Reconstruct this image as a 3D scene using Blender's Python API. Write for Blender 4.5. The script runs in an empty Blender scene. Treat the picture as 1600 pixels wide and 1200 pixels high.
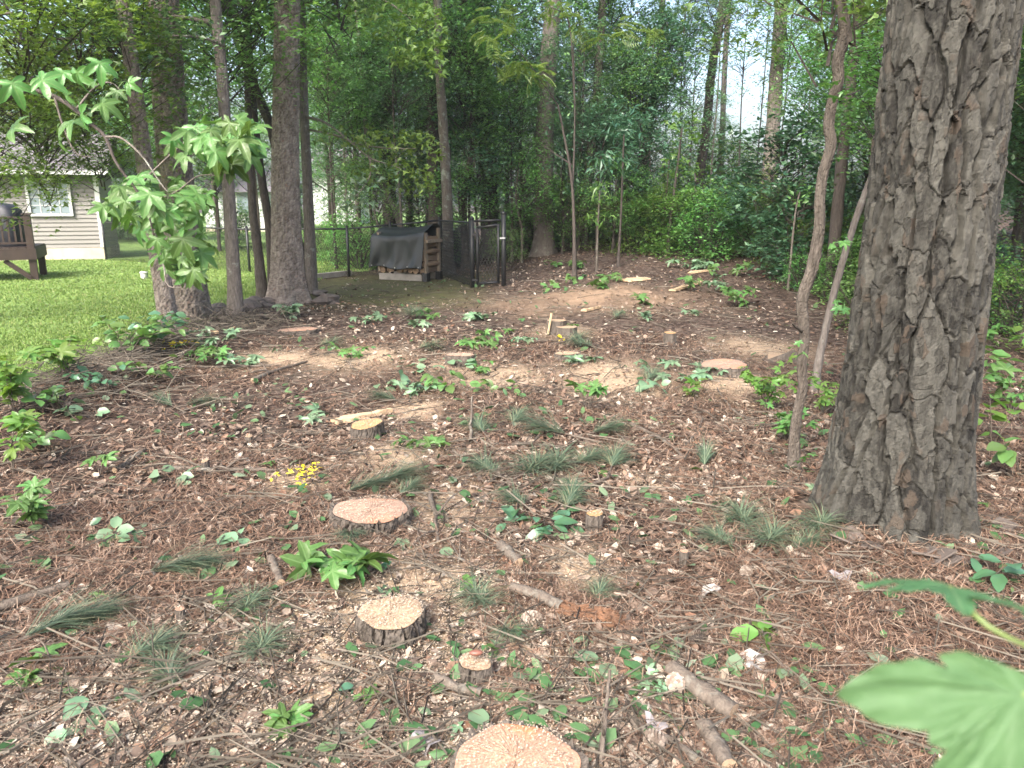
import bpy, math, random
import numpy as np
from mathutils import Vector, Matrix

# ------------------------------------------------------------------ camera, sky, sun, exposure
sc = bpy.context.scene
COL = sc.collection
FPX, PITCH, EYE = 1209.0, math.radians(13.3), 1.6
cam_d = bpy.data.cameras.new('camera')
cam = bpy.data.objects.new('camera', cam_d)
COL.objects.link(cam)
cam.location = (0, 0, EYE)
cam.rotation_euler = (math.radians(90) - PITCH, 0, 0)
cam_d.sensor_width = 36.0
cam_d.lens = 36.0 * FPX / 1600.0
cam_d.clip_start = 0.02
cam_d.clip_end = 2000
cam_d.dof.use_dof = True
cam_d.dof.focus_distance = 4.5
cam_d.dof.aperture_fstop = 5.5
sc.camera = cam

SUN_EL, SUN_AZ = math.radians(44), math.radians(208)      # azimuth of the sun, clockwise from +Y
world = bpy.data.worlds.new('World')
sc.world = world
world.use_nodes = True
wn = world.node_tree
bg = wn.nodes['Background']
sky = wn.nodes.new('ShaderNodeTexSky')
sky.sky_type = 'NISHITA'
sky.sun_disc = False
sky.sun_elevation = SUN_EL
sky.sun_rotation = SUN_AZ
sky.altitude = 0
sky.air_density = 1.0
sky.dust_density = 6.0
sky.ozone_density = 1.0
wn.links.new(sky.outputs[0], bg.inputs[0])
bg.inputs[1].default_value = 0.15
sun_d = bpy.data.lights.new('sun', 'SUN')
sun_d.energy = 1.45
sun_d.angle = math.radians(16)
sun_d.color = (1.0, 0.985, 0.96)
sun = bpy.data.objects.new('sun', sun_d)
COL.objects.link(sun)
sd = Vector((math.sin(SUN_AZ) * math.cos(SUN_EL), math.cos(SUN_AZ) * math.cos(SUN_EL), math.sin(SUN_EL)))
sun.rotation_euler = sd.to_track_quat('Z', 'Y').to_euler()
sun.location = (0, -4, 12)
vs = sc.view_settings
vs.view_transform = 'Standard'
vs.look = 'None'
vs.gamma = 1
vs.exposure = 1.98
cy = sc.cycles
cy.max_bounces = 10
cy.diffuse_bounces = 6
cy.glossy_bounces = 2
cy.transmission_bounces = 8
cy.transparent_max_bounces = 4
cy.caustics_reflective = False
cy.caustics_refractive = False
cy.use_denoising = True

# ------------------------------------------------------------------ noise and terrain
def hsh(*a):
    h = np.uint32(2166136261)
    with np.errstate(over='ignore'):
        for x in a:
            x = np.asarray(x).astype(np.int64).astype(np.uint32)
            h = (h ^ x) * np.uint32(0x9E3779B1)
            h = h ^ (h >> np.uint32(15))
            h = h * np.uint32(0x85EBCA6B)
            h = h ^ (h >> np.uint32(13))
    return h.astype(np.float64) / 4294967296.0

def vn(x, y, seed=0):
    x = np.asarray(x, float); y = np.asarray(y, float)
    xi = np.floor(x); yi = np.floor(y)
    fx = x - xi; fy = y - yi
    fx = fx * fx * (3 - 2 * fx); fy = fy * fy * (3 - 2 * fy)
    a = hsh(xi, yi, seed); b = hsh(xi + 1, yi, seed); c = hsh(xi, yi + 1, seed); d = hsh(xi + 1, yi + 1, seed)
    return (a * (1 - fx) + b * fx) * (1 - fy) + (c * (1 - fx) + d * fx) * fy

def fbm(x, y, seed=0, o=3):
    s = 0; a = 0.5; t = 0
    for k in range(o):
        s = s + a * vn(x * 2 ** k, y * 2 ** k, seed + k); t += a; a *= 0.5
    return s / t

def sst(a, b, x):
    t = np.clip((np.asarray(x, float) - a) / (b - a), 0, 1)
    return t * t * (3 - 2 * t)

def lawn_edge(y):
    return -4.05 + 0.5 * (fbm(np.asarray(y, float) * 0.45, 3.3, 11) - 0.5) - 0.35 * sst(6, 3, y)

def gz(x, y):
    x = np.asarray(x, float); y = np.asarray(y, float)
    z = 0.50 * sst(10, 19, y) * sst(-1.6, 2.5, x) + 0.012 * np.clip(y - 19, 0, 60) * sst(-2, 4, x)
    z = z + 0.35 * sst(4, 9, x) * sst(4, 10, y)
    rough = sst(-0.25, 0.35, x - lawn_edge(y))
    z = z + 0.10 * (fbm(x * 0.55, y * 0.55, 5) - 0.5) * (0.3 + 0.7 * rough)
    z = z + 0.05 * (fbm(x * 2.3, y * 2.3, 9) - 0.5) * rough
    z = z + 0.16 * np.exp(-((x - lawn_edge(y) - 0.55) / 0.45) ** 2) * sst(4.5, 6.5, y) * sst(11, 8, y)   # windrow of brush
    z = z + 0.10 * np.exp(-((x - 1.75) ** 2 + (y - 3.55) ** 2) / 0.35)                                    # root swell of the big pine
    z = z + 0.16 * np.exp(-(((x - 1.6) / 1.1) ** 2 + ((y - 12.6) / 0.8) ** 2))                            # bare dirt mound
    return z

RIGHT = np.array([1.0, 0, 0]); FWD = np.array([0, math.cos(PITCH), -math.sin(PITCH)]); UPV = np.array([0, math.sin(PITCH), math.cos(PITCH)])
CAMP = np.array([0, 0, EYE])
def ray(u, v):
    d = FWD + RIGHT * ((u - 800) / FPX) + UPV * ((600 - v) / FPX)
    return d
def at(u, v, Y):
    d = ray(u, v)
    return CAMP + d * (Y / d[1])
_TT = np.geomspace(0.8, 90, 900)
def gp(u, v, lift=0.0):
    d = ray(u, v)
    p = CAMP + d * _TT[:, None]
    below = p[:, 2] < gz(p[:, 0], p[:, 1])
    i = int(np.argmax(below)) if below.any() else len(_TT) - 1
    t = np.linspace(_TT[max(i - 1, 0)], _TT[i], 12); p = CAMP + d * t[:, None]
    below = p[:, 2] < gz(p[:, 0], p[:, 1])
    p = p[int(np.argmax(below)) if below.any() else -1]
    return np.array([p[0], p[1], float(gz(p[0], p[1])) + lift])
def pxm(p):
    """metres per photograph pixel at a point"""
    return float(np.dot(np.asarray(p) - CAMP, FWD)) / FPX

# ------------------------------------------------------------------ mesh helpers
def mk_mesh(name, v, f, mats=(), smooth=False, mi=None, attrs=None):
    v = np.ascontiguousarray(v, dtype=np.float32)
    me = bpy.data.meshes.new(name)
    if isinstance(f, np.ndarray):
        n, k = f.shape
        me.vertices.add(len(v)); me.vertices.foreach_set('co', v.ravel())
        me.loops.add(n * k); me.loops.foreach_set('vertex_index', np.ascontiguousarray(f, dtype=np.int32).ravel())
        me.polygons.add(n); me.polygons.foreach_set('loop_start', np.arange(0, n * k, k, dtype=np.int32))
        try:
            me.polygons.foreach_set('loop_total', np.full(n, k, dtype=np.int32))
        except Exception:
            pass
        me.update(calc_edges=True)
    else:
        me.from_pydata([tuple(map(float, p)) for p in v], [], [tuple(map(int, q)) for q in f])
        me.update()
    for m in mats:
        me.materials.append(m)
    np_ = len(me.polygons)
    if mi is not None:
        me.polygons.foreach_set('material_index', np.asarray(mi, dtype=np.int32))
    me.polygons.foreach_set('use_smooth', np.full(np_, bool(smooth)))
    if attrs:
        for an, val in attrs.items():
            a = me.color_attributes.new(an, 'FLOAT_COLOR', 'POINT')
            col = np.ones((len(v), 4), dtype=np.float32); col[:, :val.shape[1]] = val
            a.data.foreach_set('color', col.ravel())
    return me

def ob(name, me, parent=None, loc=(0, 0, 0), rot=(0, 0, 0), scale=1.0):
    o = bpy.data.objects.new(name, me)
    COL.objects.link(o)
    o.parent = parent
    o.location = tuple(float(c) for c in loc); o.rotation_euler = rot
    o.scale = (scale,) * 3 if isinstance(scale, (int, float)) else scale
    return o

def tag(o, label=None, cat=None, group=None, kind=None):
    if label: o['label'] = label
    if cat: o['category'] = cat
    if group: o['group'] = group
    if kind: o['kind'] = kind
    return o

def thing(name, label, cat, loc=(0, 0, 0), rot=(0, 0, 0), group=None, scale=1.0):
    return tag(ob(name, None, None, loc, rot, scale), label, cat, group)

class MB:
    """collects tubes, boxes and sheets into one mesh"""
    def __init__(s): s.v = []; s.f = []; s.m = []; s.n = 0
    def add(s, v, f, mi=0):
        s.v.append(np.asarray(v, float)); 
        for q in f: s.f.append(tuple(int(i) + s.n for i in q)); s.m.append(mi)
        s.n += len(v)
    def box(s, c, h, R=None, mi=0):
        c = np.asarray(c, float); h = np.asarray(h, float)
        p = np.array([[x, y, z] for x in (-1, 1) for y in (-1, 1) for z in (-1, 1)], float) * h
        if R is not None: p = p @ np.asarray(R).T
        s.add(p + c, [(0, 1, 3, 2), (4, 6, 7, 5), (0, 4, 5, 1), (2, 3, 7, 6), (0, 2, 6, 4), (1, 5, 7, 3)], mi)
    def bar(s, a, b, w, t=None, mi=0):
        a = np.asarray(a, float); b = np.asarray(b, float); t = t or w
        d = b - a; L = np.linalg.norm(d); d = d / L
        r = np.cross(d, [0, 0, 1.0]); r = np.array([1.0, 0, 0]) if np.linalg.norm(r) < 1e-4 else r / np.linalg.norm(r)
        q = np.cross(r, d)
        s.box((a + b) / 2, (w / 2, L / 2, t / 2), np.stack([r, d, q], 1), mi)
    def tube(s, pts, rad, seg=6, cap=True, mi=0):
        v, f = tube(pts, rad, seg)
        s.add(v, f, mi)
        if cap:
            n = len(pts)
            s.f.append(tuple(range(s.n - seg, s.n))); s.m.append(mi)
            s.f.append(tuple(reversed(range(s.n - n * seg, s.n - n * seg + seg)))); s.m.append(mi)
    def mesh(s, name, mats, smooth=False):
        return mk_mesh(name, np.concatenate(s.v), s.f, mats, smooth, s.m)

def frames(pts):
    pts = np.asarray(pts, float)
    t = np.gradient(pts, axis=0); t /= np.linalg.norm(t, axis=1)[:, None]
    x = np.array([1.0, 0, 0]) if abs(t[0][0]) < 0.8 else np.array([0, 1.0, 0])
    X = []; 
    for k in range(len(pts)):
        x = x - t[k] * np.dot(x, t[k]); x = x / np.linalg.norm(x); X.append(x)
    X = np.array(X); Y = np.cross(t, X)
    return t, X, Y

def tube(pts, rad, seg=6):
    pts = np.asarray(pts, float); n = len(pts)
    rad = np.broadcast_to(np.asarray(rad, float), (n,))
    t, X, Y = frames(pts)
    a = np.linspace(0, 2 * math.pi, seg, endpoint=False)
    v = pts[:, None, :] + rad[:, None, None] * (np.cos(a)[None, :, None] * X[:, None, :] + np.sin(a)[None, :, None] * Y[:, None, :])
    f = []
    for i in range(n - 1):
        for j in range(seg):
            k = (j + 1) % seg
            f.append((i * seg + j, i * seg + k, (i + 1) * seg + k, (i + 1) * seg + j))
    return v.reshape(-1, 3), f

def spline(pts, n):
    """Catmull-Rom through pts, n samples"""
    P = np.asarray(pts, float)
    if len(P) == 2: 
        return P[0] + (P[1] - P[0]) * np.linspace(0, 1, n)[:, None]
    Q = np.vstack([2 * P[0] - P[1], P, 2 * P[-1] - P[-2]])
    u = np.linspace(0, len(P) - 1 - 1e-9, n); i = u.astype(int); t = (u - i)[:, None]
    a, b, c, d = Q[i], Q[i + 1], Q[i + 2], Q[i + 3]
    return 0.5 * (2 * b + (c - a) * t + (2 * a - 5 * b + 4 * c - d) * t ** 2 + (3 * b - a - 3 * c + d) * t ** 3)

def rotm(az, tilt, roll):
    """Rz(az) Rx(tilt) Rz(roll) for arrays"""
    az, tilt, roll = np.broadcast_arrays(az, tilt, roll)
    ca, sa, ct, st, cr, sr = np.cos(az), np.sin(az), np.cos(tilt), np.sin(tilt), np.cos(roll), np.sin(roll)
    R = np.empty(az.shape + (3, 3))
    R[..., 0, 0] = ca * cr - sa * ct * sr; R[..., 0, 1] = -ca * sr - sa * ct * cr; R[..., 0, 2] = sa * st
    R[..., 1, 0] = sa * cr + ca * ct * sr; R[..., 1, 1] = -sa * sr + ca * ct * cr; R[..., 1, 2] = -ca * st
    R[..., 2, 0] = st * sr; R[..., 2, 1] = st * cr; R[..., 2, 2] = ct
    return R

def scatter(tv, tf, P, R, S):
    tv = np.asarray(tv, float); tf = np.asarray(tf)
    n = len(P); k = len(tv)
    S = np.asarray(S, float)
    if S.ndim == 1: S = S[:, None]
    L = tv[None] * (S[:, None, :] if S.shape[1] == 3 else S[:, :, None])
    V = np.einsum('nij,nkj->nki', R, L) + P[:, None, :]
    F = (tf[None] + (np.arange(n) * k)[:, None, None]).reshape(-1, tf.shape[1])
    return V.reshape(-1, 3), F

# ------------------------------------------------------------------ materials
def new_mat(name):
    m = bpy.data.materials.new(name); m.use_nodes = True
    nt = m.node_tree
    return m, nt, nt.nodes['Principled BSDF'], nt.nodes['Material Output']
def N(nt, t, **kw):
    n = nt.nodes.new(t)
    for k, v in kw.items(): setattr(n, k, v)
    return n
def ramp(nt, stops, fac, mode='LINEAR'):
    r = N(nt, 'ShaderNodeValToRGB'); r.color_ramp.interpolation = mode
    e = r.color_ramp.elements
    while len(e) < len(stops): e.new(0.5)
    for q, (p, c) in zip(e, stops): q.position = p; q.color = (*c, 1)
    nt.links.new(fac, r.inputs[0]); return r.outputs[0]
def noise(nt, scale, detail=3, coord=None, rough=0.55, sub='Fac'):
    n = N(nt, 'ShaderNodeTexNoise'); n.inputs['Scale'].default_value = scale; n.inputs['Detail'].default_value = detail
    n.inputs['Roughness'].default_value = rough
    if coord is not None: nt.links.new(coord, n.inputs['Vector'])
    return n.outputs[sub]
def mapping(nt, scale, src='Object'):
    tc = N(nt, 'ShaderNodeTexCoord'); mp = N(nt, 'ShaderNodeMapping'); mp.inputs['Scale'].default_value = scale
    nt.links.new(tc.outputs[src], mp.inputs['Vector']); return mp.outputs[0]
def mix(nt, fac, a, b, mode='MIX'):
    m = N(nt, 'ShaderNodeMix', data_type='RGBA', blend_type=mode)
    for s, val in ((0, fac), (6, a), (7, b)):
        if isinstance(val, (int, float)): m.inputs[s].default_value = val
        elif isinstance(val, tuple): m.inputs[s].default_value = (*val, 1)
        else: nt.links.new(val, m.inputs[s])
    return m.outputs[2]
def bump(nt, bsdf, h, strength=0.5, dist=0.01):
    b = N(nt, 'ShaderNodeBump'); b.inputs['Strength'].default_value = strength; b.inputs['Distance'].default_value = dist
    nt.links.new(h, b.inputs['Height']); nt.links.new(b.outputs[0], bsdf.inputs['Normal'])

def scatter_mat(name, stops, rough=0.8, transl=0.0, patch=None, spec=0.3):
    """colour differs from piece to piece (random per island)"""
    m, nt, b, out = new_mat(name)
    g = N(nt, 'ShaderNodeNewGeometry')
    c = ramp(nt, stops, g.outputs['Random Per Island'])
    if patch:
        tc = N(nt, 'ShaderNodeTexCoord')
        c = mix(nt, noise(nt, patch[0], 2, tc.outputs['Object']), c, patch[1], 'MULTIPLY')
    nt.links.new(c, b.inputs['Base Color'])
    b.inputs['Roughness'].default_value = rough; b.inputs['Specular IOR Level'].default_value = spec
    if transl:
        t = N(nt, 'ShaderNodeBsdfTranslucent'); nt.links.new(c, t.inputs[0])
        mx = N(nt, 'ShaderNodeMixShader'); mx.inputs[0].default_value = transl
        nt.links.new(b.outputs[0], mx.inputs[1]); nt.links.new(t.outputs[0], mx.inputs[2]); nt.links.new(mx.outputs[0], out.inputs[0])
    return m

def leaf_mat(name, stops, objvar=0.25, transl=0.38, rough=0.5, tl_tint=(1.25, 1.25, 0.6)):
    m, nt, b, out = new_mat(name)
    g = N(nt, 'ShaderNodeNewGeometry'); oi = N(nt, 'ShaderNodeObjectInfo')
    c = ramp(nt, stops, g.outputs['Random Per Island'])
    hv = N(nt, 'ShaderNodeHueSaturation')
    mr = N(nt, 'ShaderNodeMapRange'); mr.inputs[3].default_value = 1 - objvar; mr.inputs[4].default_value = 1 + objvar
    nt.links.new(oi.outputs['Random'], mr.inputs[0]); nt.links.new(mr.outputs[0], hv.inputs['Value'])
    mh = N(nt, 'ShaderNodeMapRange'); mh.inputs[3].default_value = 0.485; mh.inputs[4].default_value = 0.53
    nt.links.new(oi.outputs['Random'], mh.inputs[0]); nt.links.new(mh.outputs[0], hv.inputs['Hue'])
    nt.links.new(c, hv.inputs['Color'])
    nt.links.new(hv.outputs[0], b.inputs['Base Color'])
    b.inputs['Roughness'].default_value = rough * .8; b.inputs['Specular IOR Level'].default_value = 0.6
    t = N(nt, 'ShaderNodeBsdfTranslucent')
    tc = mix(nt, 1.0, hv.outputs[0], tl_tint, 'MULTIPLY'); nt.links.new(tc, t.inputs[0])
    mx = N(nt, 'ShaderNodeMixShader'); mx.inputs[0].default_value = transl
    nt.links.new(b.outputs[0], mx.inputs[1]); nt.links.new(t.outputs[0], mx.inputs[2]); nt.links.new(mx.outputs[0], out.inputs[0])
    return m

def plain(name, col, rough=0.6, var=0.25, scale=6.0, metal=0.0, bmp=0.0, spec=0.4, stretch=(1, 1, 1)):
    m, nt, b, out = new_mat(name)
    mp = mapping(nt, stretch)
    n = noise(nt, scale, 4, mp)
    c = ramp(nt, [(0.25, tuple(x * (1 - var) for x in col)), (0.75, tuple(min(1, x * (1 + var)) for x in col))], n)
    nt.links.new(c, b.inputs['Base Color']); b.inputs['Roughness'].default_value = rough
    b.inputs['Metallic'].default_value = metal; b.inputs['Specular IOR Level'].default_value = spec
    if bmp: bump(nt, b, noise(nt, scale * 4, 4, mp), bmp, 0.01)
    return m

M = {}
# ground
def ground_mat():
    m, nt, b, out = new_mat('leaf_litter_ground')
    tc = N(nt, 'ShaderNodeTexCoord'); co = tc.outputs['Object']
    v = N(nt, 'ShaderNodeTexVoronoi'); v.inputs['Scale'].default_value = 22; nt.links.new(co, v.inputs['Vector'])
    sx = N(nt, 'ShaderNodeSeparateColor'); nt.links.new(v.outputs['Color'], sx.inputs[0])
    lit = ramp(nt, [(0, (0.023, 0.016, 0.014)), (0.35, (0.048, 0.033, 0.027)), (0.65, (0.087, 0.064, 0.053)), (0.9, (0.148, 0.122, 0.104)), (1, (0.065, 0.036, 0.025))], sx.outputs[0])  # litter tones darkened so gaps between loose pieces look shadowed
    fine = ramp(nt, [(0.3, (0.55, 0.55, 0.55)), (0.7, (1.25, 1.2, 1.15))], noise(nt, 60, 5, co, 0.7))
    c = mix(nt, 1.0, lit, fine, 'MULTIPLY')
    big = ramp(nt, [(0.3, (0.8, 0.78, 0.78)), (0.7, (1.15, 1.1, 1.05))], noise(nt, 0.9, 3, co))
    c = mix(nt, 1.0, c, big, 'MULTIPLY')
    za = N(nt, 'ShaderNodeAttribute', attribute_name='zone')
    zs = N(nt, 'ShaderNodeSeparateColor'); nt.links.new(za.outputs['Color'], zs.inputs[0])
    dust = ramp(nt, [(0.3, (0.27, 0.19, 0.125)), (0.7, (0.46, 0.355, 0.245))], noise(nt, 45, 4, co))
    c = mix(nt, zs.outputs[0], c, dust)
    moss = ramp(nt, [(0.3, (0.062, 0.052, 0.028)), (0.7, (0.10, 0.105, 0.04))], noise(nt, 7, 5, co))
    c = mix(nt, zs.outputs[1], c, moss)
    dirt = ramp(nt, [(0.3, (0.22, 0.15, 0.10)), (0.7, (0.33, 0.235, 0.16))], noise(nt, 9, 4, co))
    c = mix(nt, zs.outputs[2], c, dirt)
    nt.links.new(c, b.inputs['Base Color']); b.inputs['Roughness'].default_value = 0.9; b.inputs['Specular IOR Level'].default_value = 0.2
    bump(nt, b, noise(nt, 38, 5, co, 0.7), 0.8, 0.02)
    return m
M['ground'] = ground_mat()
M['lawn'] = plain('lawn_turf', (0.13, 0.21, 0.05), 0.9, 0.45, 3.0, bmp=0.5)
M['grass'] = scatter_mat('grass_blades', [(0, (0.14, 0.225, 0.05)), (0.5, (0.205, 0.305, 0.075)), (0.85, (0.265, 0.355, 0.105)), (1, (0.34, 0.345, 0.165))], 0.6, 0.3, (0.55, (0.55, 0.6, 0.5)))
M['needle'] = scatter_mat('brown_pine_needles', [(0, (0.0401, 0.0252, 0.0192)), (0.3, (0.1064, 0.0634, 0.0440)), (0.62, (0.1998, 0.1225, 0.0840)), (0.88, (0.2953, 0.2073, 0.1503)), (1, (0.3610, 0.2843, 0.2230))], 0.7, 0, (2.2, (0.5691, 0.5303, 0.4850)))
M['dead'] = scatter_mat('dead_leaves', [(0, (0.0410, 0.0311, 0.0252)), (0.3, (0.1195, 0.0872, 0.0683)), (0.55, (0.2292, 0.1690, 0.1278)), (0.66, (0.1984, 0.1075, 0.0680)), (0.78, (0.3041, 0.2407, 0.1879)), (0.92, (0.4071, 0.3457, 0.2797)), (1, (0.4643, 0.4172, 0.3474))], 0.6, 0.12)
M['chips'] = scatter_mat('sawdust_chips', [(0, (0.2464, 0.1848, 0.1276)), (0.5, (0.3520, 0.2816, 0.2112)), (1, (0.4400, 0.3784, 0.3080))], 0.85)
M['scrap'] = scatter_mat('green_leaf_scraps', [(0, (0.0323, 0.0833, 0.0323)), (0.5, (0.0638, 0.1403, 0.0510)), (0.8, (0.0952, 0.1598, 0.0706)), (1, (0.1530, 0.1972, 0.1343))], 0.5, 0.2)
M['twig'] = scatter_mat('dead_twigs', [(0, (0.0280, 0.0225, 0.0178)), (0.5, (0.0672, 0.0569, 0.0439)), (1, (0.1400, 0.1228, 0.0988))], 0.85)
M['yellow'] = scatter_mat('yellow_leaves', [(0, (0.75, 0.55, 0.02)), (1, (0.85, 0.72, 0.05))], 0.6, 0.15)
# foliage
M['leaf_dark'] = leaf_mat('dark_oak_leaves', [(0, (0.0649, 0.1474, 0.0737)), (0.6, (0.1100, 0.2255, 0.1078)), (1, (0.1815, 0.3157, 0.1606))])
M['leaf_mid'] = leaf_mat('maple_leaves', [(0, (0.0869, 0.1881, 0.0539)), (0.6, (0.1474, 0.2816, 0.0803)), (1, (0.2145, 0.3762, 0.1144))])
M['leaf_lime'] = leaf_mat('young_green_leaves', [(0, (0.081, 0.153, 0.030)), (0.6, (0.136, 0.230, 0.050)), (1, (0.191, 0.292, 0.076))], 0.15, 0.42)
M['leaf_blue'] = leaf_mat('glossy_blue_green_leaves', [(0, (0.035, 0.10, 0.05)), (0.6, (0.07, 0.16, 0.08)), (1, (0.12, 0.23, 0.13))], 0.2, 0.28, 0.35, (1.1, 1.2, 0.8))
M['gum'] = leaf_mat('sweetgum_leaves', [(0, (0.072, 0.151, 0.040)), (0.5, (0.108, 0.202, 0.058)), (1, (0.151, 0.252, 0.086))], 0.25, 0.35, 0.42)
M['wilt'] = leaf_mat('wilted_pale_leaves', [(0, (0.072, 0.151, 0.065)), (0.6, (0.137, 0.216, 0.122)), (1, (0.245, 0.310, 0.238))], 0.2, 0.2, 0.5, (1, 1.1, 0.8))
def vein_leaf(name, stops, objvar, vein, transl=.3, rough=.42):
    m = leaf_mat(name, stops, objvar, transl, rough)
    nt = m.node_tree; b = nt.nodes['Principled BSDF']; src = b.inputs['Base Color'].links[0].from_socket
    tc = N(nt, 'ShaderNodeTexCoord'); sp = N(nt, 'ShaderNodeSeparateXYZ'); nt.links.new(tc.outputs['Object'], sp.inputs[0])
    def mth(op, *a):
        n = N(nt, 'ShaderNodeMath', operation=op)
        for i, x in enumerate(a):
            if isinstance(x, (int, float)): n.inputs[i].default_value = x
            else: nt.links.new(x, n.inputs[i])
        return n.outputs[0]
    best = None
    for a in (-112, -55, 0, 55, 112):
        c, s = math.cos(math.radians(a)), math.sin(math.radians(a))
        al = mth('ADD', mth('MULTIPLY', sp.outputs[0], c), mth('MULTIPLY', sp.outputs[1], s))
        pr = mth('ABSOLUTE', mth('SUBTRACT', mth('MULTIPLY', sp.outputs[0], s), mth('MULTIPLY', sp.outputs[1], c)))
        d = mth('ADD', pr, mth('MULTIPLY', mth('LESS_THAN', al, 0.0), 5.0))
        # side veins: slanted stripes off each midrib
        best = d if best is None else mth('MINIMUM', best, d)
    k = N(nt, 'ShaderNodeMapRange'); k.inputs[1].default_value = 0.010; k.inputs[2].default_value = 0.032; k.inputs[3].default_value = 0.75; k.inputs[4].default_value = 0.0
    nt.links.new(best, k.inputs[0])
    blot = ramp(nt, [(0.3, (0.82, 0.86, 0.8)), (0.7, (1.12, 1.1, 1.1))], noise(nt, 5, 4, tc.outputs['Object']))
    c = mix(nt, 1.0, src, blot, 'MULTIPLY')
    c = mix(nt, k.outputs[0], c, vein)
    nt.links.new(c, b.inputs['Base Color'])
    bump(nt, b, noise(nt, 7, 3, tc.outputs['Object']), 0.12, 0.02)
    b.inputs['Specular IOR Level'].default_value = 0.35
    return m
M['gum_vein'] = vein_leaf('veined_sweetgum_leaves', [(0, (0.061, 0.137, 0.032)), (0.5, (0.086, 0.173, 0.047)), (1, (0.122, 0.216, 0.072))], 0.3, (0.15, 0.25, 0.09))
M['pine_green'] = scatter_mat('green_pine_needles', [(0, (0.04, 0.07, 0.045)), (0.5, (0.08, 0.12, 0.075)), (0.85, (0.14, 0.18, 0.11)), (1, (0.20, 0.17, 0.10))], 0.5, 0.15)

def bark_pine(name, a, c_, rust):
    m, nt, b, out = new_mat(name)
    at_ = N(nt, 'ShaderNodeAttribute', attribute_name='tone')
    s = N(nt, 'ShaderNodeSeparateColor'); nt.links.new(at_.outputs['Color'], s.inputs[0])
    mp = mapping(nt, (1, 1, 0.35)); n1 = noise(nt, 40, 8, mp, 0.8)
    mx = N(nt, 'ShaderNodeMath', operation='ADD'); nt.links.new(n1, mx.inputs[0])
    ms = N(nt, 'ShaderNodeMath', operation='MULTIPLY_ADD'); nt.links.new(s.outputs[1], ms.inputs[0]); ms.inputs[1].default_value = 0.5; ms.inputs[2].default_value = -0.25
    nt.links.new(ms.outputs[0], mx.inputs[1])
    c = ramp(nt, [(0.28, a), (0.72, c_)], mx.outputs[0])
    rf = ramp(nt, [(0.80, (0, 0, 0)), (0.9, (1, 1, 1))], s.outputs[0])
    rfb = N(nt, 'ShaderNodeMath', operation='MULTIPLY'); nt.links.new(rf, rfb.inputs[0]); rfb.inputs[1].default_value = 0.65
    c = mix(nt, rfb.outputs[0], c, rust)
    nt.links.new(c, b.inputs['Base Color']); b.inputs['Roughness'].default_value = 0.85; b.inputs['Specular IOR Level'].default_value = 0.25
    nb = N(nt, 'ShaderNodeMath', operation='ADD'); nt.links.new(noise(nt, 130, 6, mp, 0.8), nb.inputs[0]); nt.links.new(noise(nt, 300, 3, mapping(nt, (1, 1, .5)), 0.7), nb.inputs[1])
    bump(nt, b, nb.outputs[0], 1.0, 0.006)
    return m
M['bark_big'] = bark_pine('grey_plated_pine_bark', (0.0153, 0.0144, 0.0124), (0.0883, 0.0858, 0.0742), (0.0631, 0.0455, 0.0326))
M['bark_pine'] = bark_pine('reddish_pine_bark', (0.1203, 0.0989, 0.0854), (0.3308, 0.2874, 0.2522), (0.2706, 0.1679, 0.1174))

def bark_hard(name, lo, hi, lich, amt):
    m, nt, b, out = new_mat(name)
    mp = mapping(nt, (1, 1, 0.22)); oi = N(nt, 'ShaderNodeObjectInfo')
    n1 = noise(nt, 42, 5, mp, 0.7)
    c = ramp(nt, [(0.3, lo), (0.7, hi)], n1)
    tc = N(nt, 'ShaderNodeTexCoord')
    l = ramp(nt, [(1 - amt, (0, 0, 0)), (1 - amt + 0.12, (1, 1, 1))], noise(nt, 7, 5, tc.outputs['Object'], 0.65))
    c = mix(nt, l, c, lich)
    nt.links.new(c, b.inputs['Base Color']); b.inputs['Roughness'].default_value = 0.9; b.inputs['Specular IOR Level'].default_value = 0.2
    bump(nt, b, n1, 1.0, 0.015)
    return m
M['bark_grey'] = bark_hard('grey_hardwood_bark', (0.085, 0.073, 0.063), (0.22, 0.195, 0.175), (0.30, 0.31, 0.27), 0.42)
M['bark_dark'] = bark_hard('dark_bark', (0.035, 0.03, 0.028), (0.10, 0.085, 0.075), (0.17, 0.18, 0.15), 0.34)  # hardwood bark in a darker overall tone
M['bark_lichen'] = bark_hard('lichened_bark', (0.06, 0.052, 0.044), (0.14, 0.12, 0.10), (0.20, 0.215, 0.18), 0.48)
M['bark_brown'] = bark_hard('furrowed_brown_bark', (0.0449, 0.0381, 0.0320), (0.1377, 0.1180, 0.1005), (0.1672, 0.1558, 0.1330), 0.36)
M['log_bark'] = bark_hard('fallen_branch_bark', (0.0705, 0.0554, 0.0446), (0.1604, 0.1345, 0.1107), (0.1904, 0.1818, 0.1558), 0.42)

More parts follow.
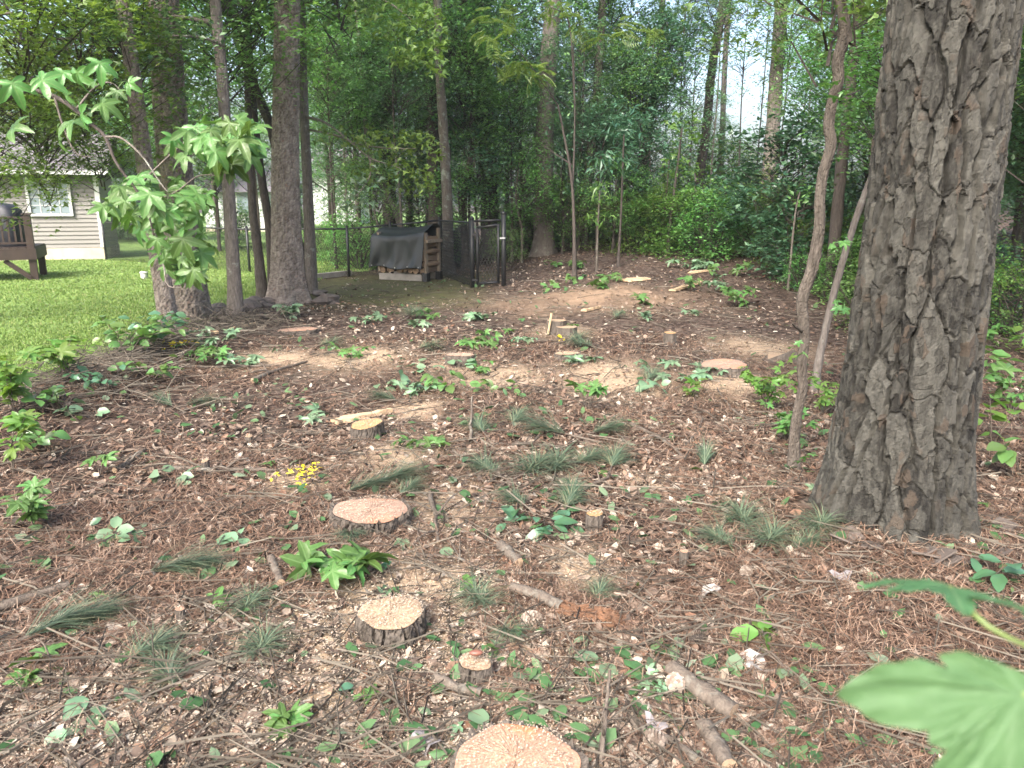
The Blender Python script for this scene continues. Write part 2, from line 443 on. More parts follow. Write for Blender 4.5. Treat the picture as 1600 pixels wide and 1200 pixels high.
def wood_top(name, pale, dark, ringscale=75, orange=0.0):
    m, nt, b, out = new_mat(name)
    tc = N(nt, 'ShaderNodeTexCoord'); co = tc.outputs['Object']
    w = N(nt, 'ShaderNodeTexWave', wave_type='RINGS', rings_direction='Z'); w.inputs['Scale'].default_value = ringscale
    w.inputs['Distortion'].default_value = 2.5; w.inputs['Detail'].default_value = 3; w.inputs['Detail Scale'].default_value = 1.5
    nt.links.new(co, w.inputs['Vector'])
    c = ramp(nt, [(0.0, tuple(.82 * x + .18 * y for x, y in zip(pale, dark))), (0.7, pale)], w.outputs['Fac'])
    sp = ramp(nt, [(0.35, (0.62, 0.54, 0.48)), (0.65, (1.05, 1.05, 1.05))], noise(nt, 95, 6, co, 0.8))
    c = mix(nt, 1.0, c, sp, 'MULTIPLY')
    if orange:
        o = ramp(nt, [(0.52, (0, 0, 0)), (0.62, (1, 1, 1))], noise(nt, 4.5, 3, co))
        of = N(nt, 'ShaderNodeMath', operation='MULTIPLY'); nt.links.new(o, of.inputs[0]); of.inputs[1].default_value = orange
        c = mix(nt, of.outputs[0], c, (0.52, 0.20, 0.075))
    nt.links.new(c, b.inputs['Base Color']); b.inputs['Roughness'].default_value = 0.85
    bump(nt, b, noise(nt, 80, 4, co, 0.7), 0.6, 0.006)
    return m
M['cut_pale'] = wood_top('pale_cut_wood', (0.3564, 0.2673, 0.1818), (0.2322, 0.1548, 0.0963))
M['cut_pink'] = wood_top('pinkish_cut_wood', (0.3564, 0.2439, 0.1854), (0.2322, 0.1350, 0.0927), 40, 0.25)
M['cut_orange'] = wood_top('orange_cut_wood', (0.3636, 0.2403, 0.1701), (0.2556, 0.1242, 0.0693), 25, 0.7)
M['cut_yellow'] = wood_top('yellow_cut_wood', (0.4023, 0.2628, 0.1314), (0.2943, 0.1701, 0.0693), 90)
M['rot'] = plain('rotten_orange_wood', (0.1446, 0.0750, 0.0422), 0.9, 0.5, 20, bmp=0.8, stretch=(1, 0.2, 1))
M['split'] = plain('split_pale_wood', (0.413, 0.300, 0.188), 0.8, 0.35, 25, bmp=0.5, stretch=(0.15, 1, 1))
# made things
M['siding'] = plain('beige_vinyl_siding', (0.1742, 0.1683, 0.1547), 0.5, 0.05, 2)
M['white'] = plain('white_paint', (0.50, 0.51, 0.51), 0.5, 0.05, 3)
M['found'] = plain('stained_foundation', (0.46, 0.40, 0.32), 0.9, 0.25, 3, bmp=0.3)
M['shingle'] = plain('grey_shingles', (0.13, 0.12, 0.135), 0.9, 0.3, 12, bmp=0.4)
M['deck'] = plain('brown_stained_wood', (0.030, 0.018, 0.014), 0.6, 0.3, 8, stretch=(1, 1, 0.3))
M['cover'] = plain('black_grill_cover', (0.02, 0.022, 0.03), 0.55, 0.3, 5)
M['black'] = plain('black_coated_steel', (0.016, 0.017, 0.019), 0.45, 0.3, 12)
M['steel'] = plain('galvanised_steel', (0.45, 0.46, 0.46), 0.4, 0.15, 12, metal=0.6)
M['tarp'] = plain('dark_green_tarp', (0.017, 0.021, 0.021), 0.5, 0.3, 3, bmp=0.15)
M['lumber'] = plain('weathered_lumber', (0.216, 0.174, 0.129), 0.8, 0.3, 10, stretch=(1, 1, 0.2))
M['timber'] = plain('grey_timber', (0.240, 0.222, 0.198), 0.85, 0.25, 9, bmp=0.3)
M['stone'] = plain('dark_field_stone', (0.12, 0.10, 0.09), 0.9, 0.5, 7, bmp=0.8)
M['glass'] = None
def glass_mat():
    m, nt, b, out = new_mat('window_glass')
    b.inputs['Base Color'].default_value = (0.20, 0.25, 0.27, 1); b.inputs['Roughness'].default_value = 0.08; b.inputs['Specular IOR Level'].default_value = 0.8
    return m
M['glass'] = glass_mat()

# ------------------------------------------------------------------ ground sheet
DUST = [(620, 705, .42), (690, 795, .40), (650, 930, .55), (720, 915, .4), (600, 1010, .7), (640, 960, .6), (820, 1030, .35), (700, 1100, .75), (450, 1160, .6), (150, 1150, .7),
        (860, 1100, .5), (1195, 548, .7), (540, 970, .3), (650, 640, .3), (780, 590, .6), (960, 590, .7), (900, 890, .25), (700, 570, .4), (880, 520, .4), (330, 1100, .35),
        (560, 560, .7), (430, 560, .5), (1140, 600, .5), (470, 750, .3), (1010, 760, .2)]
DUSTW = [(gp(u, v), r) for u, v, r in DUST]
MOUND = gp(930, 462)
def zones(x, y):
    d = np.zeros(np.shape(x))
    for p, r in DUSTW:
        q = ((x - p[0]) ** 2 + ((y - p[1]) * 0.8) ** 2) / (r * r * 0.6)
        d = np.maximum(d, np.exp(-q))
    d = np.clip(d * (0.5 + 1.1 * fbm(x * 5, y * 5, 31)), 0, 1)
    mo = sst(11.6, 13.4, y + 0.9 * fbm(x, y, 41)) * sst(18.5, 16.0, y) * sst(-4.4, -3.6, x) * sst(0.0, -1.2, x + 0.8 * (fbm(x * .8, y * .8, 43) - .5))
    mo = mo * np.clip(0.45 + fbm(x * 2, y * 2, 44), 0, 1)
    di = np.exp(-(((x - MOUND[0]) / 1.5) ** 2 + ((y - MOUND[1]) / 1.1) ** 2)) * 1.2
    di = np.clip(di * (0.1 + 1.1 * fbm(x * 3, y * 3, 47)), 0, 0.75)
    return d, mo, di

def build_ground():
    ang = np.concatenate([np.linspace(-180, -50, 40, endpoint=False), np.linspace(-50, 50, 400), np.linspace(50, 180, 41)[1:-1]])
    rad = np.concatenate([[0.02], np.geomspace(0.5, 320, 360)])
    A, R = np.meshgrid(np.radians(ang), rad, indexing='ij')
    x = R * np.sin(A); y = R * np.cos(A)
    z = gz(np.clip(x, -60, 60), np.clip(y, -60, 90))
    v = np.stack([x, y, z], -1).reshape(-1, 3)
    na, nr = A.shape
    i = np.arange(na)[:, None] * nr + np.arange(nr - 1)[None]
    j = ((np.arange(na) + 1) % na)[:, None] * nr + np.arange(nr - 1)[None]
    f = np.stack([i, i + 1, j + 1, j], -1).reshape(-1, 4)
    d, mo, di = zones(x.ravel(), y.ravel())
    g = ob('ground', mk_mesh('ground', v, f, [M['ground']], True, attrs={'zone': np.stack([np.clip(d * 1.1, 0, .92), mo, di], 1)}))
    tag(g, 'reddish brown forest floor of needles, leaf litter and sawdust', 'ground', kind='structure')
    # lawn: its own sheet just above
    gx = np.concatenate([np.linspace(-90, -16, 40), np.linspace(-15.8, -3.2, 130)]); gy = np.concatenate([np.linspace(-20, 3, 20), np.linspace(3.1, 30, 220), np.linspace(31, 110, 40)])
    X, Y = np.meshgrid(gx, gy, indexing='ij')
    Z = gz(np.clip(X, -60, 60), np.clip(Y, -60, 90)) + 0.02
    Vv = np.stack([X, Y, Z], -1).reshape(-1, 3); n2 = len(gy)
    ii = (np.arange(len(gx) - 1)[:, None] * n2 + np.arange(n2 - 1)[None]).ravel()
    F = np.stack([ii, ii + n2, ii + n2 + 1, ii + 1], -1)
    c = Vv[F].mean(1)
    keep = c[:, 0] < lawn_edge(c[:, 1]) + 0.15 * (fbm(c[:, 0] * 4, c[:, 1] * 4, 77) - 0.5) + 0.8 * sst(17, 18, c[:, 1])
    F = F[keep]
    us = np.unique(F); rm = np.zeros(len(Vv), int); rm[us] = np.arange(len(us))
    tag(ob('lawn', mk_mesh('lawn', Vv[us], rm[F], [M['lawn']], True)), 'mown green lawn beside the beige house', 'lawn', kind='structure')
build_ground()

# ------------------------------------------------------------------ loose cover of the ground
rng = np.random.RandomState(7)
STUMP_XY = []           # filled below, kept clear of litter
def polar(n, r0, r1, a0=-44, a1=44, seed=0):
    q = np.random.RandomState(seed)
    r = r0 * (r1 / r0) ** q.rand(n); a = np.radians(a0 + (a1 - a0) * q.rand(n))
    return r * np.sin(a), r * np.cos(a)
def bare(x, y):   # inside the lawn
    return x < lawn_edge(y) - 0.05

STUMPS = [  # u, v of the cut face's centre, width in photo pixels, height m, top, tilt, label
    (465, 515, 60, .04, 'cut_pink', 6, 'low pale pink stump nearest the line of pines by the lawn'),
    (720, 555, 42, .10, 'cut_pink', 5, 'small dark-sided stump midway up the clearing, in front of the gate'),
    (886, 552, 38, .05, 'cut_pale', 4, 'low flat stump just in front of the stepped broken stump'),
    (573, 664, 50, .10, 'cut_yellow', 12, 'narrow stump with furrowed bark beside a long pale split board'),
    (580, 798, 112, .075, 'cut_pink', 3, 'wide pinkish sawdust-covered stump behind the pile of cut maple leaves'),
    (612, 958, 108, .085, 'cut_pale', 7, 'pale stump with thick chipped bark, heaped in sawdust'),
    (742, 1035, 50, .07, 'cut_pale', 10, 'small round stump carrying a brown seed scale on its top'),
    (805, 1190, 190, .06, 'cut_orange', 2, 'large orange-edged stump cut off by the bottom of the picture'),
    (929, 803, 26, .10, 'cut_yellow', 3, 'slim sapling stump with bright orange cut face'),
    (1046, 522, 20, .13, 'cut_yellow', 4, 'little grey sapling stump up the slope with slanted top'),
    (1130, 570, 76, .07, 'cut_pink', 5, 'wide low stump with a dark hollow at its edge'),
    (390, 683, 12, .07, 'cut_pale', 6, 'tiny sapling stub on bare litter beneath the brush windrow'),
    (322, 722, 13, .08, 'cut_pale', 25, 'tiny leaning stub beside the long grey branch'),
    (1068, 862, 14, .07, 'cut_orange', 3, 'tiny orange-topped stub between slim stump and green pine tufts'),
    (283, 953, 15, .06, 'cut_orange', 8, 'tiny stub in litter just below the long pine bough'),
]
SW = []
for u, v, w, h, top, tl, lab in STUMPS:
    g = gp(u, v + h * 0.95 * FPX / (np.linalg.norm(gp(u, v) - CAMP)))
    r = w * 0.5 * pxm(g)
    SW.append((g, r)); STUMP_XY.append((g[0], g[1], r))
def clear_of_stumps(x, y, k=1.0):
    m = np.ones(len(x), bool)
    for a, b, r in STUMP_XY: m &= (x - a) ** 2 + (y - b) ** 2 > (k * r) ** 2
    return m
def no_pine(x, y):
    return (x - 1.75) ** 2 + (y - 3.68) ** 2 > 0.3 ** 2

def build_litter():
    # brown needles: a bent strip
    ndl = np.array([[-.5, -.5, 0], [-.5, .5, 0], [0, -.5, .10], [0, .5, .10], [.5, -.5, 0], [.5, .5, 0]]); nf = np.array([[0, 2, 3, 1], [2, 4, 5, 3]])
    x, y = polar(190000, 1.45, 9.5, -48, 56, seed=1)
    dn = 0.25 + 0.9 * sst(0.38, 0.62, fbm(x * 1.1, y * 1.1, 61)) + 0.5 * sst(0.3, 1.4, x)
    d, mo, di = zones(x, y)
    k = (np.random.RandomState(2).rand(len(x)) < dn * (1 - 0.95 * d) * (1 - di)) & ~bare(x, y) & clear_of_stumps(x, y) & no_pine(x, y)
    x, y = x[k], y[k]; n = len(x); q = np.random.RandomState(3)
    az = 6.283 * fbm(x * 2.2, y * 2.2, 63, 2) * 2 + q.normal(0, 0.9, n)
    R = rotm(az, q.normal(0, 0.22, n), q.normal(0, .3, n)); 
    R = np.einsum('nij,njk->nik', R, rotm(np.zeros(n) + 1.5708, q.normal(0, 0.13, n), np.zeros(n) - 1.5708))
    rr = np.hypot(x, y)
    S = np.stack([q.uniform(.06, .17, n), 0.0011 + 0.00035 * rr, q.uniform(.0, .35, n)], 1)
    P = np.stack([x, y, gz(x, y) + q.uniform(.003, .028, n)], 1)
    tag(ob('pine_needles', mk_mesh('pine_needles', *scatter(ndl, nf, P, R, S), [M['needle']])), 'reddish brown fallen pine needles carpeting the clearing', 'needles', kind='stuff')
    # dead leaves
    lf = np.array([[-.5, 0, 0], [-.15, .28, .10], [.25, .24, .06], [.5, 0, .12], [.25, -.24, .1], [-.15, -.28, .05]]); ff = np.array([[0, 1, 2, 3], [0, 3, 4, 5]])
    lf[:, 2] -= .04
    xs, ys = [], []
    for cnt, r0, r1, s in ((112000, 1.45, 24, 4), (34000, 1.5, 6, 14)):
        a, b = polar(cnt, r0, r1, -48, 56, seed=s); xs.append(a); ys.append(b)
    x = np.concatenate(xs); y = np.concatenate(ys); q = np.random.RandomState(5)
    d, mo, di = zones(x, y)
    dn = 0.35 + 0.8 * sst(0.35, 0.65, fbm(x * 0.9 + 7, y * 0.9, 65))
    k = (q.rand(len(x)) < dn * (1 - 0.75 * d) * (1 - 0.68 * mo) * (1 - 0.6 * di)) & ~bare(x, y) & clear_of_stumps(x, y) & no_pine(x, y)
    x, y = x[k], y[k]; n = len(x)
    R = rotm(q.uniform(0, 6.283, n), np.abs(q.normal(0, .5, n)), q.uniform(0, 6.283, n))
    rr = np.hypot(x, y)
    s = (.018 + .050 * q.rand(n) ** 1.75) * (1 + 0.022 * rr)
    S = np.stack([s, s * q.uniform(.55, 1.1, n), s * q.uniform(.3, 2.2, n)], 1)
    P = np.stack([x, y, gz(x, y) + 0.006 + s * 0.16], 1)
    tag(ob('leaf_litter', mk_mesh('leaf_litter', *scatter(lf, ff, P, R, S), [M['dead']])), 'curled brown and tan dead leaves strewn over the clearing', 'leaf litter', kind='stuff')
    # sawdust chips
    ch = np.array([[-.5, -.3, 0], [.5, -.22, .1], [.45, .3, 0], [-.45, .25, .12]]); cf = np.array([[0, 1, 2, 3]])
    x, y = polar(260000, 1.45, 13, -40, 40, seed=6); q = np.random.RandomState(8)
    d, mo, di = zones(x, y)
    k = (q.rand(len(x)) < 0.006 + d * 1.15) & ~bare(x, y) & clear_of_stumps(x, y) & no_pine(x, y)
    x, y = x[k], y[k]; n = len(x); rr = np.hypot(x, y)
    R = rotm(q.uniform(0, 6.283, n), np.abs(q.normal(0, .5, n)), q.uniform(0, 6.283, n))
    s = q.uniform(.004, .009, n) * (0.75 + 0.10 * rr)
    P = np.stack([x, y, gz(x, y) + q.uniform(.006, .03, n)], 1)
    xs, ys, zs = [], [], []
    for (g, r), st in zip(SW, STUMPS):          # chips lying on the cut faces
        m = int(min(1300, 60 * (st[2] / 12.0) ** 1.5 * (1.5 if st[2] > 100 else .5) * (.45 if st[4] in ('cut_pink', 'cut_orange') else 1)))
        a = q.uniform(0, 6.283, m); b = r * .95 * np.sqrt(q.rand(m))
        xs.append(g[0] + b * np.cos(a)); ys.append(g[1] + b * np.sin(a)); zs.append(np.full(m, g[2] + st[3] + 0.008))
    Pc = np.stack([np.concatenate(xs), np.concatenate(ys), np.concatenate(zs)], 1); m = len(Pc)
    Pc[:, 2] += q.uniform(0, .006, m)
    R = np.concatenate([R, rotm(q.uniform(0, 6.283, m), np.abs(q.normal(0, .35, m)), q.uniform(0, 6.283, m))])
    s = np.concatenate([s, q.uniform(.003, .007, m) * (0.8 + 0.1 * np.hypot(Pc[:, 0], Pc[:, 1]))])
    tag(ob('sawdust', mk_mesh('sawdust', *scatter(ch, cf, np.concatenate([P, Pc]), R, s), [M['chips']])), 'pale chainsaw chips and sawdust around and on the stumps', 'sawdust', kind='stuff')
    # green leaf scraps
    x, y = polar(4600, 1.5, 17, -42, 44, seed=9); q = np.random.RandomState(10)
    dn = sst(0.5, 0.72, fbm(x * 1.3, y * 1.3 + 5, 67)) + 0.12
    k = (q.rand(len(x)) < dn) & ~bare(x, y) & clear_of_stumps(x, y, 1.05) & no_pine(x, y)
    x, y = x[k], y[k]; n = len(x); rr = np.hypot(x, y)
    R = rotm(q.uniform(0, 6.283, n), np.abs(q.normal(0, .45, n)), q.uniform(0, 6.283, n))
    s = q.uniform(.03, .085, n) * (1 + .03 * rr)
    S = np.stack([s, s * q.uniform(.6, 1.2, n), s * q.uniform(.3, 1.5, n)], 1)
    P = np.stack([x, y, gz(x, y) + .02 + s * .15], 1)
    tag(ob('green_leaf_litter', mk_mesh('green_leaf_litter', *scatter(lf, ff, P, R, S), [M['scrap']])), 'torn green leaves dropped over the brown litter', 'leaf litter', kind='stuff')
    # fine twigs
    tw = np.array([[-.5, -.5, -.3], [-.5, .5, -.3], [-.5, 0, .6], [0.05, -.4, -.2], [0.05, .4, -.2], [0.05, .1, .7], [.5, -.25, -.2], [.5, .25, -.2], [.5, 0, .3]])
    tw[3:6, 1] += 3.0
    tf = np.array([[0, 3, 4, 1], [1, 4, 5, 2], [2, 5, 3, 0], [3, 6, 7, 4], [4, 7, 8, 5], [5, 8, 6, 3]])
    x, y = polar(7600, 1.5, 15, -48, 54, seed=12); q = np.random.RandomState(13)
    k = ~bare(x, y) & clear_of_stumps(x, y, 1.3) & no_pine(x, y)
    x, y = x[k], y[k]; n = len(x); rr = np.hypot(x, y)
    az = q.uniform(0, 6.283, n)
    R = np.einsum('nij,njk->nik', rotm(az, np.zeros(n), np.zeros(n)), rotm(np.zeros(n) + 1.5708, q.normal(0, .12, n), np.zeros(n) - 1.5708))
    w = (.0018 + .005 * q.rand(n) ** 2) * (1 + .06 * rr)
    S = np.stack([q.uniform(.12, .5, n), w, w], 1)
    P = np.stack([x, y, gz(x, y) + q.uniform(.012, .045, n)], 1)
    tag(ob('fine_twigs', mk_mesh('fine_twigs', *scatter(tw, tf, P, R, S), [M['twig']])), 'thin grey brown twigs lying all over the litter', 'twigs', kind='stuff')
    # long thin cuttings tangled in the near corner
    q = np.random.RandomState(14); n = 55
    gx0 = gp(150, 1080); x = gx0[0] + q.normal(0, .42, n); y = gx0[1] + q.normal(0, .30, n); az = q.normal(.6, 1.1, n)
    R = np.einsum('nij,njk->nik', rotm(az, np.zeros(n), np.zeros(n)), rotm(np.zeros(n) + 1.5708, q.normal(0, .10, n), np.zeros(n) - 1.5708))
    w = .0016 + .003 * q.rand(n); ln = q.uniform(.2, .62, n); w[ln > .45] *= 1.3
    tw2 = tw.copy(); tw2[3:6, 1] += 4
    P = np.stack([x, y, gz(x, y) + q.uniform(.02, .10, n)], 1)
    tag(ob('twig_tangle', mk_mesh('twig_tangle', *scatter(tw2, tf, P, R, np.stack([ln, w, w], 1)), [M['twig']])), 'tangle of long thin cut twigs in the near corner', 'twigs', kind='stuff')
    # windrow of brush between lawn and clearing
    q = np.random.RandomState(15); n = 1300
    y = q.uniform(5.4, 10.5, n); x = lawn_edge(y) + 0.45 + q.normal(0, .33, n) 
    az = q.uniform(0, 6.28, n)
    R = np.einsum('nij,njk->nik', rotm(az, np.zeros(n), np.zeros(n)), rotm(np.zeros(n) + 1.5708, q.normal(0, .3, n), np.zeros(n) - 1.5708))
    w = q.uniform(.003, .008, n); S = np.stack([q.uniform(.2, .75, n), w, w], 1)
    P = np.stack([x, y, gz(x, y) + np.abs(q.normal(.02, .06, n))], 1)
    tag(ob('brush_windrow', mk_mesh('brush_windrow', *scatter(tw, tf, P, R, S), [M['twig']])), 'long tangle of dead twigs raked along the lawn edge', 'brush', kind='stuff')
    # grass
    bl = np.array([[-.5, 0, 0], [.5, 0, 0], [.32, .12, .6], [-.32, .12, .6], [0, .42, 1.0]]); 
    bf = np.array([[0, 1, 2], [0, 2, 3], [3, 2, 4]])
    x, y = polar(260000, 5.2, 32, -44, -8, seed=16); q = np.random.RandomState(17)
    e = lawn_edge(y) + 0.55 * sst(17, 18, y)
    k = (x < e + 0.12 * q.normal(0, 1, len(x))) & ~((x < -9.6) & (y > 21.8) & (y < 40)) & ((q.rand(len(x)) < 0.55 + 0.6 * fbm(x * .8, y * .8, 91)) )
    k &= q.rand(len(x)) < sst(0.0, 0.9, e - x + 0.35)
    x, y = x[k], y[k]; n = len(x); rr = np.hypot(x, y)
    R = rotm(q.uniform(0, 6.283, n), q.normal(0, .3, n), np.zeros(n))
    S = np.stack([0.0035 + .0011 * rr, q.uniform(.025, .06, n), q.uniform(.016, .045, n)], 1)
    P = np.stack([x, y, gz(x, y) + .015], 1)
    tag(ob('grass', mk_mesh('grass', *scatter(bl, bf, P, R, S), [M['grass']])), 'short mown grass of the side lawn', 'grass', kind='stuff')
build_litter()

# ------------------------------------------------------------------ trunks with bark relief
def worley(s, z, cs, cz, nper, seed):
    a = s / cs; b = z / cz
    ai = np.floor(a); bi = np.floor(b)
    F1 = np.full(a.shape, 9.0); F2 = F1.copy(); H = np.zeros(a.shape)
    X1 = np.zeros(a.shape); Y1 = X1.copy(); X2 = X1.copy(); Y2 = X1.copy()
    for i in (-1, 0, 1):
        for j in (-1, 0, 1):
            ca = ai + i; cb = bi + j; cm = np.mod(ca, nper)
            jx = hsh(cm, cb, seed); jy = hsh(cm, cb, seed + 1)
            px, py = ca + 0.1 + 0.8 * jx, cb + 0.05 + 0.9 * jy
            d = np.hypot(px - a, py - b)
            n1 = d < F1; n2 = ~n1 & (d < F2)
            X2 = np.where(n1, X1, np.where(n2, px, X2)); Y2 = np.where(n1, Y1, np.where(n2, py, Y2))
            X1 = np.where(n1, px, X1); Y1 = np.where(n1, py, Y1)
            F2 = np.where(n1, F1, np.minimum(F2, d)); H = np.where(n1, hsh(cm, cb, seed + 2), H); F1 = np.where(n1, d, F1)
    dx = (X2 - X1) ; dy = (Y2 - Y1)
    side = dx ** 2 / (dx ** 2 + dy ** 2 + 1e-9)          # 1 where the neighbour lies sideways: a long upright fissure
    return F1, F2, H, side

def bark_disp(TH, LL, R, plate, depth, seed):
    s = TH * R; per = 2 * math.pi * R
    n1 = max(6, int(round(per / plate[0]))); cs = per / n1
    k = .30 / max(R, .02)
    wx = (fbm(np.cos(TH) * 2.2 + 9, LL * 2.4 * k + np.sin(TH) * 2.2, seed) - .5) * cs * 1.15
    wx = wx + (fbm(np.cos(TH) * 9 + 9, LL * 9 * k + np.sin(TH) * 9, seed + 4) - .5) * cs * 0.38
    wz = (fbm(np.cos(TH) * 3 + 30, LL * 2 * k + np.sin(TH) * 3, seed + 5) - .5) * plate[1] * .8
    F1, F2, H, sd1 = worley(s + wx, LL + wz, cs, plate[1], n1, seed + 10)
    g = np.clip((F2 - F1 - .02 - .11 * sd1) / (.03 + .13 * sd1), 0, 1); g = g ** .8
    g = 1 - (1 - g) * (.25 + .75 * sd1)
    f1, f2, h2, sd2 = worley(s + wx * .6, LL + wz * .5, per / (n1 * 2), plate[1] * .36, n1 * 2, seed + 20)
    g2 = sst(0.0, 0.07, f2 - f1)
    fl, fl2, h3, sd3 = worley(s + wx * .3, LL, per / (n1 * 4), plate[1] * .16, n1 * 4, seed + 30)
    D = depth * (g - 1) + depth * .25 * (H - .5) + (.4 + .6 * g) * (depth * .26 * (h2 - .5) + depth * .08 * (g2 - 1) + depth * .17 * (h3 - .5))
    D = D + depth * .10 * (vn(np.cos(TH) * 60 * R / .3 + 70, LL * 120 + np.sin(TH) * 40, seed + 40) - .5)
    return D, H, h2, h3, g

def bark_trunk(name, path, radii, seg, rows, plate, depth, mat, seed=0, flare=0.0, lobes=5, rowpow=1.0):
    """path/radii control points; plate = (width, height) of a bark plate; returns mesh in world coords relative to path[0]"""
    path = np.asarray(path, float); o = path[0].copy()
    t = np.linspace(0, 1, rows) ** rowpow
    dense = spline(path - o, 400); rd = np.interp(np.linspace(0, 1, 400), np.linspace(0, 1, len(radii)), radii)
    ti = t * 399; pts = np.stack([np.interp(ti, np.arange(400), dense[:, k]) for k in range(3)], 1); rad = np.interp(ti, np.arange(400), rd)
    L = np.concatenate([[0], np.cumsum(np.linalg.norm(np.diff(pts, axis=0), axis=1))])
    tt, X, Y = frames(pts)
    th = np.linspace(0, 2 * math.pi, seg, endpoint=False)
    TH, LL = np.meshgrid(th, L); RR = np.repeat(rad[:, None], seg, 1)
    D, H, h2, h3, g = bark_disp(TH, LL, float(np.mean(rad)), plate, depth, seed)
    if flare:
        fz = np.exp(-LL / 0.28); D = D + flare * fz * (0.45 + 0.55 * np.cos(TH * lobes + 1.3 + seed)) + flare * .4 * np.exp(-LL / .8)
    V = pts[:, None] + (RR + D)[..., None] * (np.cos(TH)[..., None] * X[:, None] + np.sin(TH)[..., None] * Y[:, None])
    i = (np.arange(rows - 1)[:, None] * seg + np.arange(seg)[None]); j = (np.arange(rows - 1)[:, None] * seg + (np.arange(seg)[None] + 1) % seg)
    F = np.stack([i, j, j + seg, i + seg], -1).reshape(-1, 4)
    tone = np.stack([(h2 * .75 + h3 * .25).ravel(), (h3 * .5 + H * .5).ravel(), g.ravel()], 1)
    return mk_mesh(name, V.reshape(-1, 3), F, [mat], False, attrs={'tone': tone}), o

def plain_trunk(path, radii, mat, seg=10, rows=26, seed=0, wob=0.05, limbs=()):
    path = np.asarray(path, float); o = path[0].copy()
    pts = spline(path - o, rows); rad = np.interp(np.linspace(0, 1, rows), np.linspace(0, 1, len(radii)), radii)
    rad = rad * (1 + 0.45 * np.exp(-np.linspace(0, 1, rows) * np.linalg.norm(path[-1] - path[0]) / .25))
    v, f = tube(pts, rad, seg)
    q = np.random.RandomState(seed)
    v = v.reshape(rows, seg, 3); c = pts[:, None]
    v = c + (v - c) * (1 + wob * q.normal(0, 1, (rows, seg, 1)))
    mb = MB(); mb.add(v.reshape(-1, 3), f)
    for lp, r0, r1 in limbs:
        lp = np.asarray(lp, float) - o
        k = max(5, 3 * len(lp)); mb.tube(spline(lp, k), np.linspace(r0, r1, k), 6, False)
    return mb.mesh('trunk', [mat], True), o

# ------------------------------------------------------------------ leaf and crown shapes
def T(v, f): return np.array(v, float), np.array(f)
OVAL = T([[0, 0, 0], [.45, .3, .07], [1, 0, -.08], [.45, -.3, .07]], [[0, 2, 1], [0, 3, 2]])
NARROW = T([[0, 0, 0], [.45, .13, .04], [1, 0, -.12], [.45, -.13, .04]], [[0, 2, 1], [0, 3, 2]])
MAPLE = T([[0, 0, 0], [.18, -.55, .05], [.42, -.2, .04], [1, 0, -.15], [.42, .2, .04], [.18, .55, .05]], [[0, 1, 2], [0, 2, 3], [0, 3, 4], [0, 4, 5]])
NEEDLE = T([[0, -.5, 0], [0, .5, 0], [1, 0, -.1]], [[0, 1, 2]])

def gum_outline(fine=0, big=False):
    lobes = [(-112, .62), (-55, .92), (0, 1.0), (55, .92), (112, .62)]
    sin_ = [.2, .38, .46, .46, .38, .2]
    if big: lobes = [(-78, .50), (-52, 1.05), (0, 1.0), (55, .92), (112, .62)]; sin_ = [.12, .44, .62, .60, .42, .2]
    pts = [(-160, .10)]
    for i, (a, L) in enumerate(lobes):
        la = -150 if i == 0 else (a + lobes[i - 1][0]) / 2
        pts.append((la, sin_[i]))
        pts += [(a - 20, .56 * L), (a - 12, .79 * L), (a, L), (a + 12, .79 * L), (a + 20, .56 * L)]
    pts += [(150, .14), (160, .10)]
    p = np.array([[r * math.cos(math.radians(a)), r * math.sin(math.radians(a))] for a, r in pts])
    if fine:
        q = []
        for i in range(len(p)):
            b = p[(i + 1) % len(p)]
            for k in range(fine):
                w = k / fine; e = p[i] * (1 - w) + b * w
                q.append(e * (1 + (0.012 if k % 2 else -0.006)))
        p = np.array(q)
    return p, [math.radians(a) for a, _ in lobes]
def gum_leaf(fine=0, rings=2, curl=.22, fold=.30, seed=0, big=False):
    p, la = gum_outline(fine, big); n = len(p); q = np.random.RandomState(seed)
    V = [[0, 0, 0]]; F = []
    for k in range(1, rings + 1):
        for x, y in p * (k / rings):
            r = math.hypot(x, y); th = math.atan2(y, x)
            da = min(abs(th - a) for a in la)
            V.append([x, y, fold * r * min(da, .45) - curl * r * r * (1 + .5 * math.sin(3 * th + seed)) + .02 * q.normal()* r])
    for i in range(n):
        j = (i + 1) % n
        F.append((0, 1 + i, 1 + j))
        for k in range(rings - 1):
            a, b = 1 + k * n + i, 1 + k * n + j
            F.append((a, a + n, b + n)); F.append((a, b + n, b))
    return np.array(V), np.array(F)

